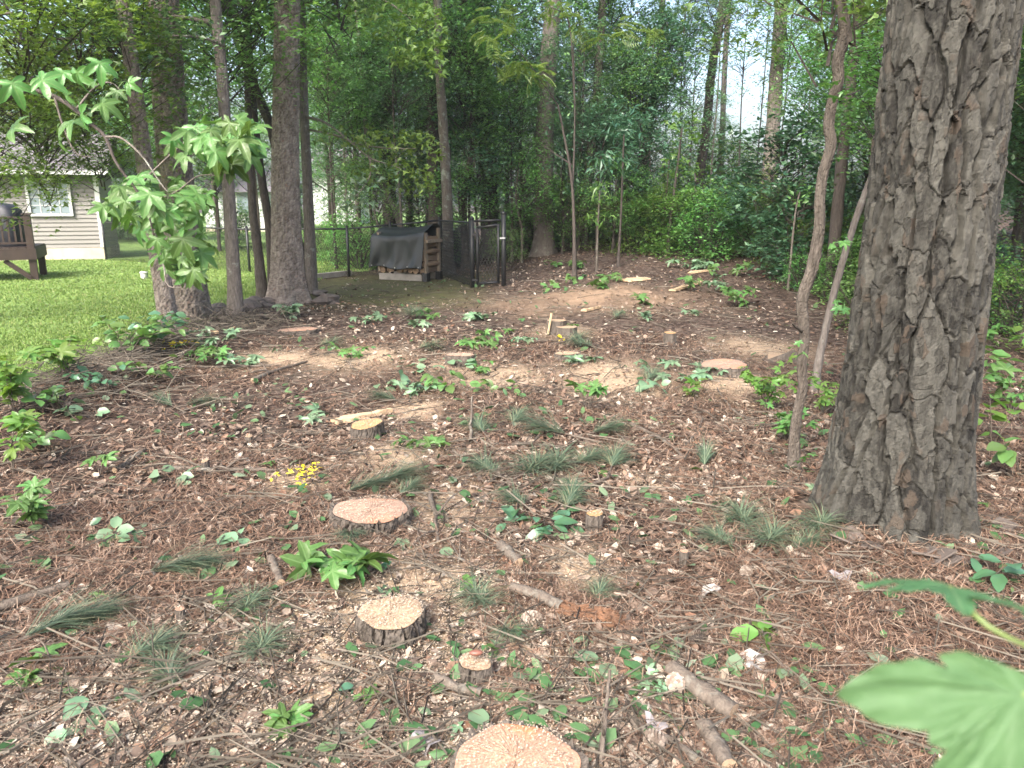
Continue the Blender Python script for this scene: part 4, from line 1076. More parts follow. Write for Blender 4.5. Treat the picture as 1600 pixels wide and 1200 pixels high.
# the mass of the woods: each tree a thing
q = np.random.RandomState(501)
def wood_label(u):
    if u < 480: return ('woodland tree far beyond the lawn', 'trees beyond the lawn')
    if u < 720: return ('shaded tree in the wood behind the woodpile', 'trees behind the woodpile')
    if u < 1000: return ('shaded tree in the wood beyond the gate', 'trees beyond the slope')
    if u < 1330: return ('leafy woodland tree under the gap of bright sky', 'trees under the sky gap')
    return ('leafy tree in the thicket behind the massive pine', 'trees behind the massive pine')
def wood_tree(u, Y, kinds, zc, s, trunk_s=None, name='woodland_tree', lab=None):
    p = at(u, 300, Y); x = p[0]; z0 = float(gz(x, Y))
    lab = lab or wood_label(u)
    r = thing(name, lab[0], 'tree', (x, Y, z0), group=lab[1])
    k = q.randint(len(WT)); ts = trunk_s or q.uniform(.5, 1.2)
    ob('trunk', WT[k], r, (0, 0, 0), (0, 0, q.uniform(0, 6.28)), (ts, ts, max(.2, (zc - z0 + .6) / 10)))
    for c, dx, dy, dz, sc_ in kinds:
        ob('crown', CR[c], r, (dx, dy, zc - z0 + dz), (0, 0, q.uniform(0, 6.28)), sc_ * s)
# back rows, left to right
for k in range(31):
    u = -120 + 1840 * (k + q.rand()) / 31.0
    Y = q.uniform(24, 44)
    if u < 470: Y = q.uniform(30, 52)
    gap = 985 < u < 1310
    zc = q.uniform(1.9, 3.3) if gap else q.uniform(2.8, 5.6)
    c = ['oak0', 'oak1', 'oak2', 'maple0', 'maple1', 'willow0', 'willow1'][q.randint(7)]
    c2 = ['oak1', 'maple2', 'lime0', 'willow0'][q.randint(4)]
    if gap:
        c, c2 = ['lime0', 'maple1', 'lime1'][q.randint(3)], 'lime%d' % q.randint(2)
        wood_tree(u, q.uniform(26, 36), [(c, 0, 0, -.8, .75), (c2, q.normal(0, 1), -.8, -1.8, .7)], zc - .4, 1.0, .3)
    else:
        wood_tree(u, Y, [(c, 0, 0, 0, 1.0), (c2, q.normal(0, 1.2), q.normal(0, 1), -q.uniform(1.0, 2.4), .8)], zc, q.uniform(.9, 1.2))
# front rows behind the fence
for k in range(20):
    u = 490 + 520 * (k + q.rand()) / 20.0
    Y = q.uniform(18.5, 25)
    c = ['oak0', 'oak1', 'oak2', 'maple0', 'willow0', 'willow1', 'maple2'][q.randint(7)]
    wood_tree(u, Y, [(c, 0, 0, 0, 1.0)], q.uniform(3.6, 6.6), q.uniform(.65, 1.0), q.uniform(.35, .8))
# low leafy branches reaching out of the wood, over the fence
for u, v, Y, c, s in ((520, 120, 18.5, 'maple1', .6), (560, 200, 19, 'willow0', .6), (625, 110, 18.2, 'willow1', .6), (735, 130, 18.6, 'maple0', .62), (745, 235, 18.8, 'blue0', .85), (800, 190, 18.8, 'maple2', .55), (815, 290, 18.4, 'bush1', .9), (905, 120, 19, 'willow0', .55), (935, 230, 18, 'blue1', .8), (960, 300, 17.6, 'maple1', .45), (1000, 240, 18.5, 'blue0', .75), (590, 290, 18.6, 'bush0', .9), (880, 320, 18.8, 'bush1', .8), (1040, 330, 18, 'lime0', .45), (720, 300, 18.4, 'bush0', .8), (980, 130, 20, 'maple2', .6)):
    wood_tree(u, Y, [(c, 0, 0, 0, 1.0)], at(u, v, Y)[2], s, .28)
# high canopy, mostly above the view, added to darken the woods
for k in range(2):
    u = 470 + 1250 * (k + q.rand()) / 2.0
    Y = q.uniform(32, 44)
    if 1000 < u < 1300 and Y < 60: continue
    wood_tree(u, Y, [('high%d' % q.randint(2), 0, 0, 0, 1.0), ('high%d' % q.randint(2), q.normal(0, 2), q.normal(0, 2), 2.5, 1.0)], q.uniform(10, 13.5), 1.1, 1.3)
# above the sky gap only thin foliage
for u, Y, zc, c, s in ((1060, 21, 6.8, 'willow0', .5), (1255, 20, 5.6, 'maple1', .5), (1295, 17, 4.2, 'maple0', .55), (1015, 20, 5.0, 'blue1', .9), (1180, 24, 8.3, 'willow1', .5), (1110, 26, 4.2, 'maple2', .4), (1035, 22, 5.2, 'sparse0', .8), (1075, 20, 4.4, 'sparse1', .6), (1150, 21, 5.9, 'sparse0', .7), (1245, 22, 5.2, 'sparse1', .8), (1110, 21, 6.6, 'sparse1', .8), (1215, 20, 6.2, 'sparse1', .8), (1060, 24, 6.5, 'sparse1', .9),  (1275, 19, 3.6, 'sparse0', .7), (1060, 25, 2.6, 'lime0', .8), (1105, 24, 2.3, 'lime1', .8), (1140, 25, 2.4, 'lime0', .75), (1085, 30, 3.4, 'lime1', .9), (1175, 27, 2.6, 'lime1', .8)):
    wood_tree(u, Y, [(c, 0, 0, 0, 1.0)], zc, s, .2)
# right hand thicket
for k in range(24):
    Y = q.uniform(7.5, 18); x = q.uniform(5.2, 6.2 + .55 * Y * .6)
    u = 800 + FPX * x / (Y * .973 + .2)
    c = ['maple0', 'maple1', 'oak0', 'lime0', 'oak2', 'maple2'][q.randint(6)]
    wood_tree(u, Y, [(c, .3, 0, 0, 1.0)], q.uniform(2.2, 4.8), q.uniform(.55, .85), q.uniform(.3, .6))
# shrubs of the understory
def shrub(u, Y, c, s, zf=.75, lab=None, grp=None):
    p = at(u, 330, Y); z0 = float(gz(p[0], Y))
    r = thing('shrub', lab, 'shrub', (p[0], Y, z0), group=grp)
    mb = MB()
    for k in range(5):
        a = q.uniform(0, 6.28); mb.tube([np.array([.03 * math.cos(a), .03 * math.sin(a), -.05]), np.array([.25 * math.cos(a), .25 * math.sin(a), .5 * s]), np.array([.5 * math.cos(a), .5 * math.sin(a), 1.1 * s])], [.014, .01, .005], 5, False)
    ob('stems', mb.mesh('stems', [M['bark_dark']], True), r)
    ob('crown', CR[c], r, (0, 0, zf * s), (0, 0, q.uniform(0, 6.28)), (s, s, s * .85))
for k in range(34):
    u = 985 + 360 * (k + q.rand()) / 34.0; Y = q.uniform(16.5, 22)
    shrub(u, Y, ['bush0', 'bush1', 'lime0', 'blue0', 'bush1', 'lime1'][q.randint(6)], q.uniform(.5, .95), .7, 'low leafy shrub at the wood edge under the sky gap', 'shrubs at the wood edge')
for k in range(14):
    u = 800 + 200 * (k + q.rand()) / 14.0; Y = q.uniform(20.5, 24)
    shrub(u, Y, ['bush0', 'bush1', 'blue1'][q.randint(3)], q.uniform(.6, 1.0), .8, 'shaded shrub behind the lone broad trunk', 'shrubs behind the lone broad trunk')
for k in range(16):
    u = 490 + 250 * (k + q.rand()) / 16.0; Y = q.uniform(18.5, 22)
    shrub(u, Y, ['bush0', 'bush1'][q.randint(2)], q.uniform(.5, .9), .8, 'shaded shrub behind the chain link fence', 'shrubs behind the fence')
for k in range(18):
    Y = q.uniform(8.5, 15.5); x = q.uniform(4.6, 5.6 + .12 * Y); u = 800 + FPX * x / (Y * .973 + .25)
    shrub(u, Y, ['bush0', 'bush1', 'blue0', 'lime0'][q.randint(4)], q.uniform(.45, .8), .75, 'leafy shrub in shade near the massive pine', 'shrubs beside the massive pine')
for u, Y, s in ((1215, 15.5, 1.15), (1245, 14.2, .85)):
    shrub(u, Y, 'blue%d' % (s > 1), s, 1.5 if s > 1 else 1.1, 'tall glossy blue-green shrub, ' + ('the taller one' if s > 1 else 'the lower one') + ' near the crooked trunk')
shrub(795, 16.8, 'bush0', .5, 1.2, 'bright small shrub right behind the gate post')
for k in range(10):
    u = -80 + 560 * (k + q.rand()) / 10.0
    shrub(u, q.uniform(27, 34), 'bush%d' % q.randint(2), q.uniform(.8, 1.4), .8, 'garden shrub far across the lawn', 'shrubs across the lawn')
# foliage over the lawn edge and the house
def overhang():
    lst = [(20, 20, 8.2, 'limemaple0', .62), (120, 60, 9.0, 'limemaple1', .6), (-60, 170, 7.6, 'limemaple1', .5), (60, 165, 8.6, 'limemaple0', .42), (180, -40, 9.5, 'oak0', .6), (60, -120, 11, 'oak2', .9), (50, 205, 9.5, 'limemaple1', .36), (150, 190, 10.5, 'lime0', .45)]
    b = np.array([-8.6, 8.8, float(gz(-8.6, 8.8)) - .05])
    limbs = []
    for u, v, Y, c, s in lst:
        e = at(u, v, Y); z = max(1.9, e[2] - 1.0)
        limbs.append(([np.array([b[0], b[1], z]), np.array([(b[0] + e[0]) / 2, (b[1] + e[1]) / 2, (z + e[2]) / 2 + .35]), e], .045, .012))
    me, o = plain_trunk([b, b + [.1, 0, 2.5], b + [.05, .1, 5], b + [.2, 0, 9]], [.17, .15, .12, .04], M['bark_grey'], 12, 24, 9, .04, limbs)
    r = thing('sweetgum_tree', 'broad leafy hardwood overhanging the lawn and the beige house roof', 'tree', o); ob('trunk', me, r)
    stuff_crowns(r, [(c, at(u, v, Y), s, k * 1.3) for k, (u, v, Y, c, s) in enumerate(lst)])
overhang()
for u, v, Y, c, s in ((300, 60, 22, 'maple0', 1.1), (400, 120, 23, 'oak1', 1.1), (225, 130, 24, 'maple2', 1.0), (520, 60, 21, 'willow1', 1.0), (335, 190, 25, 'maple1', 1.0), (110, 120, 30, 'oak0', 1.2), (10, 100, 30, 'oak2', 1.2)):
    p = at(u, v, Y); wood_tree(u, Y, [(c, 0, 0, 0, 1.0)], p[2], s, .5)

# ------------------------------------------------------------------ beige house, deck, white house
def house():
    Y = 22.0
    zt, z0 = 2.42, at(100, 404, Y)[2]
    x1 = at(160, 340, Y)[0]; x0 = x1 - 9.0
    r = thing('house', 'beige vinyl-sided house with grey roof and gridded window beyond the lawn', 'house', (x1, Y, 0), (0, 0, math.radians(17)))
    def L(p): return np.asarray(p, float) - [x1, Y, 0]
    mb = MB(); mb.box(L(((x0 + x1) / 2, Y + 1.06, (zt + z0) / 2 - .05)), ((x1 - x0) / 2 - .02, 1.0, (zt - z0) / 2 + .05)); ob('wall', mb.mesh('wall', [M['siding']]), r)
    mb = MB(); mb.box(L(((x0 + x1) / 2, Y + 1.03, .07)), ((x1 - x0) / 2, 1.03, .26)); ob('foundation', mb.mesh('foundation', [M['found']]), r)
    wx0, wx1, wz0, wz1 = at(56, 300, Y)[0], at(113, 300, Y)[0], at(80, 335, Y)[2], at(80, 281, Y)[2]
    # each lap board leans out at its lower edge
    def board(w):
        m = MB(); m.add([[0, 0, .115], [w, 0, .115], [w, -.032, 0], [0, -.032, 0], [0, 0, 0], [w, 0, 0]], [(0, 3, 2, 1), (3, 4, 5, 2), (0, 4, 3), (1, 2, 5)]); return m.mesh('siding_board', [M['siding']])
    whole = board(x1 - x0 - .12); lpart = board(wx0 - .04 - x0); rpart = board(x1 - .12 - wx1 - .04)
    z = .34
    while z < zt - .1:
        if z + .1 > wz0 - .05 and z < wz1 + .05:
            ob('siding_board', lpart, r, L((x0, Y + .055, z))); ob('siding_board', rpart, r, L((wx1 + .04, Y + .055, z)))
        else: ob('siding_board', whole, r, L((x0, Y + .055, z)))
        z += .115
    mb = MB(); mb.box(L((x1 - .06, Y, (zt + .34) / 2)), (.06, .045, (zt - .34) / 2)); ob('corner_trim', mb.mesh('corner_trim', [M['white']]), r)
    w = ob('window', None, r)
    mb = MB()
    for a, b, c, d in ((wx0 - .04, wx0 + .03, wz0 - .04, wz1 + .04), (wx1 - .03, wx1 + .04, wz0 - .04, wz1 + .04), (wx0 + .03, wx1 - .03, wz0 - .04, wz0 + .03), (wx0 + .03, wx1 - .03, wz1 - .03, wz1 + .04)):
        mb.box(L(((a + b) / 2, Y - .01, (c + d) / 2)), ((b - a) / 2, .035, (d - c) / 2))
    ob('frame', mb.mesh('window_frame', [M['white']]), w)
    nx, nz = 4, 4; gx = (wx1 - wx0 - .06) / nx; gz_ = (wz1 - wz0 - .06) / nz
    pm = MB(); pm.box((0, 0, 0), (gx / 2 - .009, .004, gz_ / 2 - .009)); pm = pm.mesh('pane', [M['glass']])
    for i in range(nx):
        for j in range(nz): ob('pane', pm, w, L((wx0 + .03 + gx * (i + .5), Y + .012, wz0 + .03 + gz_ * (j + .5))))
    for i in range(1, nx):
        mb = MB(); mb.box(L((wx0 + .03 + gx * i, Y + .005, (wz0 + wz1) / 2)), (.009, .012, (wz1 - wz0) / 2 - .03)); ob('muntin', mb.mesh('muntin', [M['white']]), w)
    for j in range(1, nz):
        mb = MB(); mb.box(L(((wx0 + wx1) / 2, Y + .006, wz0 + .03 + gz_ * j)), ((wx1 - wx0) / 2 - .03, .010, .009)); ob('muntin', mb.mesh('muntin', [M['white']]), w)
    mb = MB()
    zr = zt + 1.0
    mb.add([L((x0 - .4, Y - .42, zt - .05)), L((x1 + .35, Y - .42, zt - .05)), L((x1 + .35, Y + 1, zr)), L((x0 - .4, Y + 1, zr)), L((x1 + .35, Y + 2.4, zt - .05)), L((x0 - .4, Y + 2.4, zt - .05)),
            L((x0 - .4, Y - .42, zt - .13)), L((x1 + .35, Y - .42, zt - .13)), L((x1 + .35, Y + 2.4, zt - .13)), L((x0 - .4, Y + 2.4, zt - .13))],
           [(0, 1, 2, 3), (3, 2, 4, 5), (1, 7, 8, 4, 2), (0, 3, 5, 9, 6), (6, 9, 8, 7), (0, 6, 7, 1), (5, 4, 8, 9)])
    rf = ob('roof', mb.mesh('roof', [M['shingle']]), r)
    sm = MB(); wdt = (x1 - x0 + .75) / 12; sm.box((0, 0, 0), (wdt / 2 - .004, .16, .008)); sm = sm.mesh('shingle_strip', [M['shingle']])
    sl = math.atan2(zr - zt + .05, 1.42)
    for k in range(6):
        t = (k + .5) / 6
        for j in range(12):
            ob('shingle_strip', sm, rf, L((x0 - .4 + wdt * (j + .5), Y - .42 + 1.42 * t, zt - .05 + (zr - zt + .05) * t + .014)), (sl - .03, 0, 0))
    mb = MB(); mb.box(L(((x0 + x1) / 2, Y - .47, zt - .08)), ((x1 - x0) / 2 + .38, .045, .05)); ob('gutter', mb.mesh('gutter', [M['white']]), r)
house()

def deck():
    Y = 16.0
    xr = at(56, 400, Y)[0]; xl = xr - 4.2
    zf = at(56, 388, Y)[2]; zb = at(56, 405, Y)[2]; zt = at(56, 338, Y)[2]
    r = thing('deck', 'raised brown wooden deck with slatted railing beside the beige house', 'deck', (xr, Y, 0), (0, 0, math.radians(24)))
    def L(p): return np.asarray(p, float) - [xr, Y, 0]
    def part(nm, a, b):
        a = np.array(a, float); b = np.array(b, float); m = MB(); m.box(L((a + b) / 2), (b - a) / 2); return ob(nm, m.mesh(nm, [M['deck']]), r)
    gpost = float(gz(xr, Y))
    for px_, py in ((xr - .13, Y), (xr - 2.0, Y), (xr - .13, Y + 1.3), (xr - 2.0, Y + 1.3)):
        if py == Y: part('post', (px_, py - .065, float(gz(px_, py)) - .05), (px_ + .13, py + .065, zt + .03))
        else: part('post', (px_, py - .065, float(gz(px_, py)) - .05), (px_ + .13, py + .065, zb))
    cap = part('post_cap', (xr - .15, Y - .085, zt + .033), (xr + .02, Y + .085, zt + .065))
    part('fascia', (xl, Y - .115, zb), (xr - .02, Y - .068, zf)); part('side_fascia', (xr - .02, Y - .115, zb), (xr + .03, Y + 1.5, zf))
    pk = MB(); pk.box((0, 0, 0), (.068, .8, .015)); pk = pk.mesh('plank', [M['deck']])
    x = xl + .08
    while x < xr - .05: ob('plank', pk, r, L((x, Y + .7, zf + .018))); x += .145
    part('top_rail', (xl, Y - .045, zt - .05), (xr - .135, Y + .045, zt)); part('bottom_rail', (xl, Y - .02, zf + .09), (xr - .135, Y + .02, zf + .13))
    bm = MB(); bm.box((0, 0, 0), (.018, .018, (zt - zf - .19) / 2)); bm = bm.mesh('baluster', [M['deck']])
    x = xr - .20
    while x > xl: ob('baluster', bm, r, L((x, Y, (zt - .055 + zf + .132) / 2))); x -= .108
    m = MB(); m.bar(L((xr - .07, Y - .04, zb - .42)), L((xr - .55, Y - .04, zb - .01)), .05, .09); ob('brace', m.mesh('brace', [M['deck']]), r)
    m = MB(); m.bar(L((xr - 1.95, Y - .04, zb - .35)), L((xr - 1.5, Y - .04, zb - .01)), .05, .09); ob('brace', m.mesh('brace', [M['deck']]), r)
    # covered grill standing on the deck
    gx, gy = at(4, 360, Y + .35)[0], Y + .35
    g = thing('covered_grill', 'black fabric covered barbecue grill standing on the brown deck', 'grill', (gx, gy, zf + .035))
    prof = [(.42, .30, 0), (.43, .31, .25), (.40, .29, .55), (.36, .27, .72), (.24, .2, .84), (.05, .05, .87)]
    V, F = [], []
    for a, b, z in prof:
        for k in range(20):
            t = 2 * math.pi * k / 20; c, s_ = math.cos(t), math.sin(t)
            w = 1 + .03 * math.sin(5 * t + z * 9)
            V.append((a * w * math.copysign(abs(c) ** .5, c), b * w * math.copysign(abs(s_) ** .5, s_), z))
    for i in range(len(prof) - 1):
        for k in range(20): F.append((i * 20 + k, i * 20 + (k + 1) % 20, (i + 1) * 20 + (k + 1) % 20, (i + 1) * 20 + k))
    F.append(tuple(range((len(prof) - 1) * 20, len(prof) * 20)))
    ob('cover', mk_mesh('cover', np.array(V), F, [M['cover']], True), g)
deck()

def white_house():
    Y = 42.0; xa = at(322, 350, Y)[0]; xb = at(424, 350, Y)[0]; zt = at(370, 300, Y)[2]
    r = thing('house', 'distant white house glimpsed between the pines across the far lawn', 'house', (xa, Y, 0))
    def L(p): return np.asarray(p, float) - [xa, Y, 0]
    mb = MB(); mb.box(L(((xa + xb) / 2, Y + 3, (zt + .2) / 2)), ((xb - xa) / 2, 3, (zt - .2) / 2)); ob('wall', mb.mesh('wall', [M['white']]), r)
    mb = MB(); mb.box(L(((xa + xb) / 2, Y + 3, .06)), ((xb - xa) / 2 + .02, 3.02, .14)); ob('foundation', mb.mesh('foundation', [M['found']]), r)
    bm = MB(); w = xb - xa; bm.add([[0, 0, .2], [w, 0, .2], [w, -.03, 0], [0, -.03, 0], [0, 0, 0], [w, 0, 0]], [(0, 3, 2, 1), (3, 4, 5, 2), (0, 4, 3), (1, 2, 5)]); bm = bm.mesh('siding_board', [M['white']])
    for k in range(int((zt - .2) / .2)): ob('siding_board', bm, r, L((xa, Y - .004, .2 + k * .2)))
    mb = MB(); mb.add([L((xa - .3, Y - .4, zt)), L((xb + .3, Y - .4, zt)), L((xb + .3, Y + 3, zt + 1.6)), L((xa - .3, Y + 3, zt + 1.6)), L((xb + .3, Y + 6.4, zt)), L((xa - .3, Y + 6.4, zt))], [(0, 1, 2, 3), (3, 2, 4, 5), (1, 4, 2), (0, 3, 5), (0, 5, 4, 1)])
    ob('roof', mb.mesh('roof', [M['shingle']]), r)
    wd = ob('window', None, r)
    mb = MB(); mb.box(L((xa + w * .62, Y - .05, 1.5)), (.45, .03, .6)); ob('frame', mb.mesh('window_frame', [M['white']]), wd)
    mb = MB(); mb.box(L((xa + w * .62, Y - .075, 1.5)), (.38, .01, .53)); ob('pane', mb.mesh('pane', [M['glass']]), wd)
white_house()
def pale_house():
    Y = 55.0; xa = at(485, 330, Y)[0]; xb = at(560, 330, Y)[0]; zt = 3.4
    r = thing('house', 'pale house hidden far behind the dark woods by the woodpile', 'house', (xa, Y, 0))
    mb = MB(); mb.box(((xb - xa) / 2, 3, zt / 2), ((xb - xa) / 2, 3, zt / 2)); ob('wall', mb.mesh('wall', [M['white']]), r)
    mb = MB(); mb.add([(-.3, -.4, zt + .004), (xb - xa + .3, -.4, zt + .004), (xb - xa + .3, 3, zt + 1.8), (-.3, 3, zt + 1.8), (xb - xa + .3, 6.4, zt + .004), (-.3, 6.4, zt + .004)], [(0, 1, 2, 3), (3, 2, 4, 5), (1, 4, 2), (0, 3, 5), (0, 5, 4, 1)]); ob('roof', mb.mesh('roof', [M['shingle']]), r)
pale_house()

# ------------------------------------------------------------------ chain link fence and gate
def link_mesh(a, b, h0, h1, cell=.06, wire=.003):
    """chain link between two ground points: zig-zag wires as thin three-sided strips"""
    a = np.asarray(a, float); b = np.asarray(b, float); d = b - a; Lh = np.linalg.norm(d[:2]); n = int(Lh / cell); m = int((h1 - h0) / cell)
    ux = d / Lh; nrm = np.array([-ux[1], ux[0], 0])
    V, F = [], []
    for i in range(n + 1):
        for sgn in (-1, 1):
            pts = []
            for j in range(m + 1):
                s = (i + (.5 * sgn if j % 2 else 0)) * cell
                s = min(max(s, 0), Lh)
                p = a + ux * s; p = np.array([p[0], p[1], p[2] + h0 + j * cell]) + nrm * .003 * sgn
                pts.append(p)
            for j in range(m):
                b0 = len(V)
                for p in (pts[j], pts[j + 1]): V += [p - ux * wire, p + ux * wire, p + nrm * wire * 1.6]
                F += [(b0, b0 + 1, b0 + 4, b0 + 3), (b0 + 1, b0 + 2, b0 + 5, b0 + 4), (b0 + 2, b0, b0 + 3, b0 + 5)]
    return np.array(V), np.array(F)
def fence():
    def G(u, Y): p = at(u, 420, Y); return np.array([p[0], Y, float(gz(p[0], Y))])
    pts = [(G(168, 21.7), 1.05), (G(280, 19.6), 1.0), (G(390, 17.8), 1.0), (G(545, 17.0), 1.05), (G(612, 16.95), 1.1), (G(688, 16.9), 1.2), (G(736, 14.35), 1.2)]
    o = pts[0][0]
    r = thing('chain_link_fence', 'black chain link fence running from the beige house behind the woodpile to the gate', 'fence', o)
    for (p, h) in pts[:-1]:
        mb = MB(); mb.tube([p - o - [0, 0, .1], p - o + [0, 0, h * .5], p - o + [0, 0, h + .02]], [.03] * 3, 10); pst = ob('post', mb.mesh('post', [M['black']], True), r)
        mb = MB(); mb.tube([p - o + [0, 0, h + .022], p - o + [0, 0, h + .06]], [.036, .012], 10); ob('post_cap', mb.mesh('post_cap', [M['black']], True), pst)
    for (p, h), (s, k) in zip(pts[:-1], pts[1:]):
        mb = MB(); e = (s - p) / np.linalg.norm(s - p) * .04; mb.tube([p - o + e + [0, 0, h - .02], s - o - e + [0, 0, k - .02]], [.019] * 2, 8); ob('top_rail', mb.mesh('top_rail', [M['black']], True), r)
        V, F = link_mesh(p - o, s - o, .03, min(h, k) - .03)
        ob('chain_link', mk_mesh('chain_link', V, F, [M['black']]), r)
    a = G(738, 14.35); b = G(787, 14.2); c = a
    gt = thing('gate', 'black chain link gate hung between two taller black posts', 'gate', a)
    def tb(nm, pts_, rr, par=gt, mat='black'):
        mb = MB(); mb.tube([np.asarray(p, float) - a for p in pts_], [rr] * len(pts_), 10); return ob(nm, mb.mesh(nm, [M[mat]], True), par)
    for p, h in ((a, 1.24), (b, 1.28)):
        ps = tb('post', [p - [0, 0, .1], p + [0, 0, h]], .042)
        mb = MB(); mb.tube([p - a + [0, 0, h + .001], p - a + [0, 0, h + .03], p - a + [0, 0, h + .055]], [.048, .04, .012], 10); ob('post_cap', mb.mesh('post_cap', [M['black']], True), ps)
    u = (b - a) / np.linalg.norm(b - a); e0 = a + u * .10; e1 = b - u * .10
    tb('overhead_rail', [a + u * .05 + [0, 0, 1.20], b - u * .05 + [0, 0, 1.18]], .019)
    fr = ob('gate_frame', None, gt)
    for pts_ in ([e0 + [0, 0, .05], e0 + [0, 0, 1.10]], [e1 + [0, 0, .05], e1 + [0, 0, 1.12]], [e0 + [0, 0, 1.08], e1 + [0, 0, 1.10]], [e0 + [0, 0, .07], e1 + [0, 0, .07]]):
        tb('frame_bar', pts_, .024, fr)
    V, F = link_mesh(e0 - a, e1 - a, .08, 1.08, .06, .0048); ob('chain_link', mk_mesh('chain_link', V, F, [M['black']]), fr)
    for h in (.14, .95):
        mb = MB(); mb.box(a - a + u * .05 + [0, -.02, h], (.05, .02, .02)); ob('hinge', mb.mesh('hinge', [M['black']]), gt)
    mb = MB(); mb.box(b - a + [-.02, -.055, .86], (.05, .012, .016)); ob('latch', mb.mesh('latch', [M['steel']]), gt)
fence()

# ------------------------------------------------------------------ tarped woodpile
def woodpile():
    p = at(672, 438, 16.0); p = gp(668, 440); 
    r = thing('firewood_rack', 'rack of split firewood under a dark tarp by the fence', 'woodpile', p, (0, 0, math.radians(-24)))
    Lx, D, H = 1.12, .52, 1.06            # x from -Lx to 0, y from 0 (front) back to D
    def bx(nm, c, h, mat='lumber', par=r, rot=None):
        m = MB(); m.box(c, h, rot); return ob(nm, m.mesh(nm, [M[mat]]), par)
    bx('base_board', (-Lx / 2 - .06, -.02, .07), (Lx / 2 - .05, .02, .065), 'timber'); bx('base_board', (-Lx / 2 - .06, D + .02, .07), (Lx / 2 - .05, .02, .065), 'timber')
    for y in (-.0, D):
        bx('block', (-.02, y, .08), (.05, .07, .09), 'black')
        bx('post', (-.02, y, .17 + (.40 if y == 0 else .44)), (.022, .044, .40 if y == 0 else .44)); bx('post', (-Lx, y, .17 + .40), (.022, .044, .40))
    bx('cross_bar', (.032, D / 2, .80), (.022, D / 2 + .04, .03)); bx('cross_bar', (-Lx - .05, D / 2, .80), (.022, D / 2, .03))
    q = np.random.RandomState(61)
    ms = []
    wb = plain('split_log_side', (.17, .115, .075), .85, .4, 14, bmp=.4, stretch=(1, .2, 1)); we = plain('split_log_end', (.25, .175, .115), .85, .4, 30, bmp=.4)
    for k in range(5):
        n = 8; a = np.linspace(0, 2 * math.pi, n, endpoint=False) + q.normal(0, .15, n); rr = .068 * (1 + q.normal(0, .18, n))
        if k % 2: rr[:3] *= .55
        V = np.concatenate([np.stack([rr * np.cos(a), np.full(n, y), rr * np.sin(a)], 1) for y in (-.02, D + .0)])
        F = [(i, (i + 1) % n, n + (i + 1) % n, n + i) for i in range(n)] + [tuple(range(n - 1, -1, -1)), tuple(range(n, 2 * n))]
        ms.append(mk_mesh('log', V, F, [wb, we], False, [0] * n + [1, 1]))
    for row in range(6):
        for c in range(8):
            x = -.10 - c * .137 + (.05 if row % 2 else 0)
            ob('log', ms[q.randint(5)], r, (x, q.normal(0, .02), .215 + row * .125), (0, q.uniform(0, 6.28), 0))
    # tarp: back hem, over the top, down the front; wrinkled, open at the near end
    prof = [(D + .10, .42), (D + .09, .75), (D + .07, 1.02), (D * .75, 1.07), (D * .4, 1.03), (.08, .96), (-.07, .90), (-.10, .74), (-.115, .52), (-.13, .36), (-.15, .26)]
    pr = spline([(0, a, b) for a, b in prof], 42); nx = 60
    V = []
    for i in range(nx):
        t = i / (nx - 1); x = -Lx - .12 + t * (Lx + .11)
        for j in range(42):
            y, z = pr[j][1], pr[j][2]; front = max(0, (j - 22) / 20)
            w = .022 * math.sin(t * 13 + 2 * math.sin(j * .2)) * front + .012 * math.sin(t * 31 + j * .35) * front + .02 * math.sin(t * 5 + j * .25) + .016 * abs(math.sin(t * 9 - j * .18)) ** 3
            sag = -.05 * math.sin(math.pi * t) * (1 - abs(j - 18) / 24) + .07 * (t ** 2) * (1 - front) * (z > .9)
            pull = .10 * front * (t - .75) * 2 if t > .75 else 0
            hem = .02 * math.sin(t * 9) * front
            V.append((x - pull * .35 - .05 * front * (1 - t), y - w, z + sag - .3 * w + hem))
    F = [(i * 42 + j, (i + 1) * 42 + j, (i + 1) * 42 + j + 1, i * 42 + j + 1) for i in range(nx - 1) for j in range(41)]
    me = mk_mesh('tarp', np.array(V), F, [M['tarp']], True)
    t = ob('tarp', me, r); sol = t.modifiers.new('thick', 'SOLIDIFY'); sol.thickness = .004
    for i in range(5):
        k = (int(3 + i * 13.3)) * 42 + 41; e = V[k]
        m = MB(); m.tube([np.array(e) + [0, -.006, .03], np.array(e) + [0, -.012, .03]], [.011, .011], 8); ob('grommet', m.mesh('grommet', [M['steel']]), t)
    # strap across the near end
woodpile()
def timber():
    a, b = gp(490, 436), gp(548, 430)
    r = thing('landscape_timber', 'grey landscape timber on the ground between pines and woodpile', 'timber', a)
    mb = MB(); mb.bar(np.array([0, 0, .05]), b - a + [0, 0, .05], .12, .11); ob('beam', mb.mesh('beam', [M['timber']]), r)
timber()
def bucket():
    p = gp(226, 437); r = thing('pipe_cap', 'small white cleanout pipe sticking up from the lawn', 'pipe', p)
    mb = MB(); mb.tube([np.array([0, 0, -.05]), np.array([0, 0, .10]), np.array([0, 0, .13])], [.07, .07, .07], 14); ob('pipe', mb.mesh('pipe', [M['white']], True), r)
    mb = MB(); mb.tube([np.array([0, 0, .1305]), np.array([0, 0, .165])], [.082, .078], 14); ob('cap', mb.mesh('cap', [M['white']], True), r)
bucket()

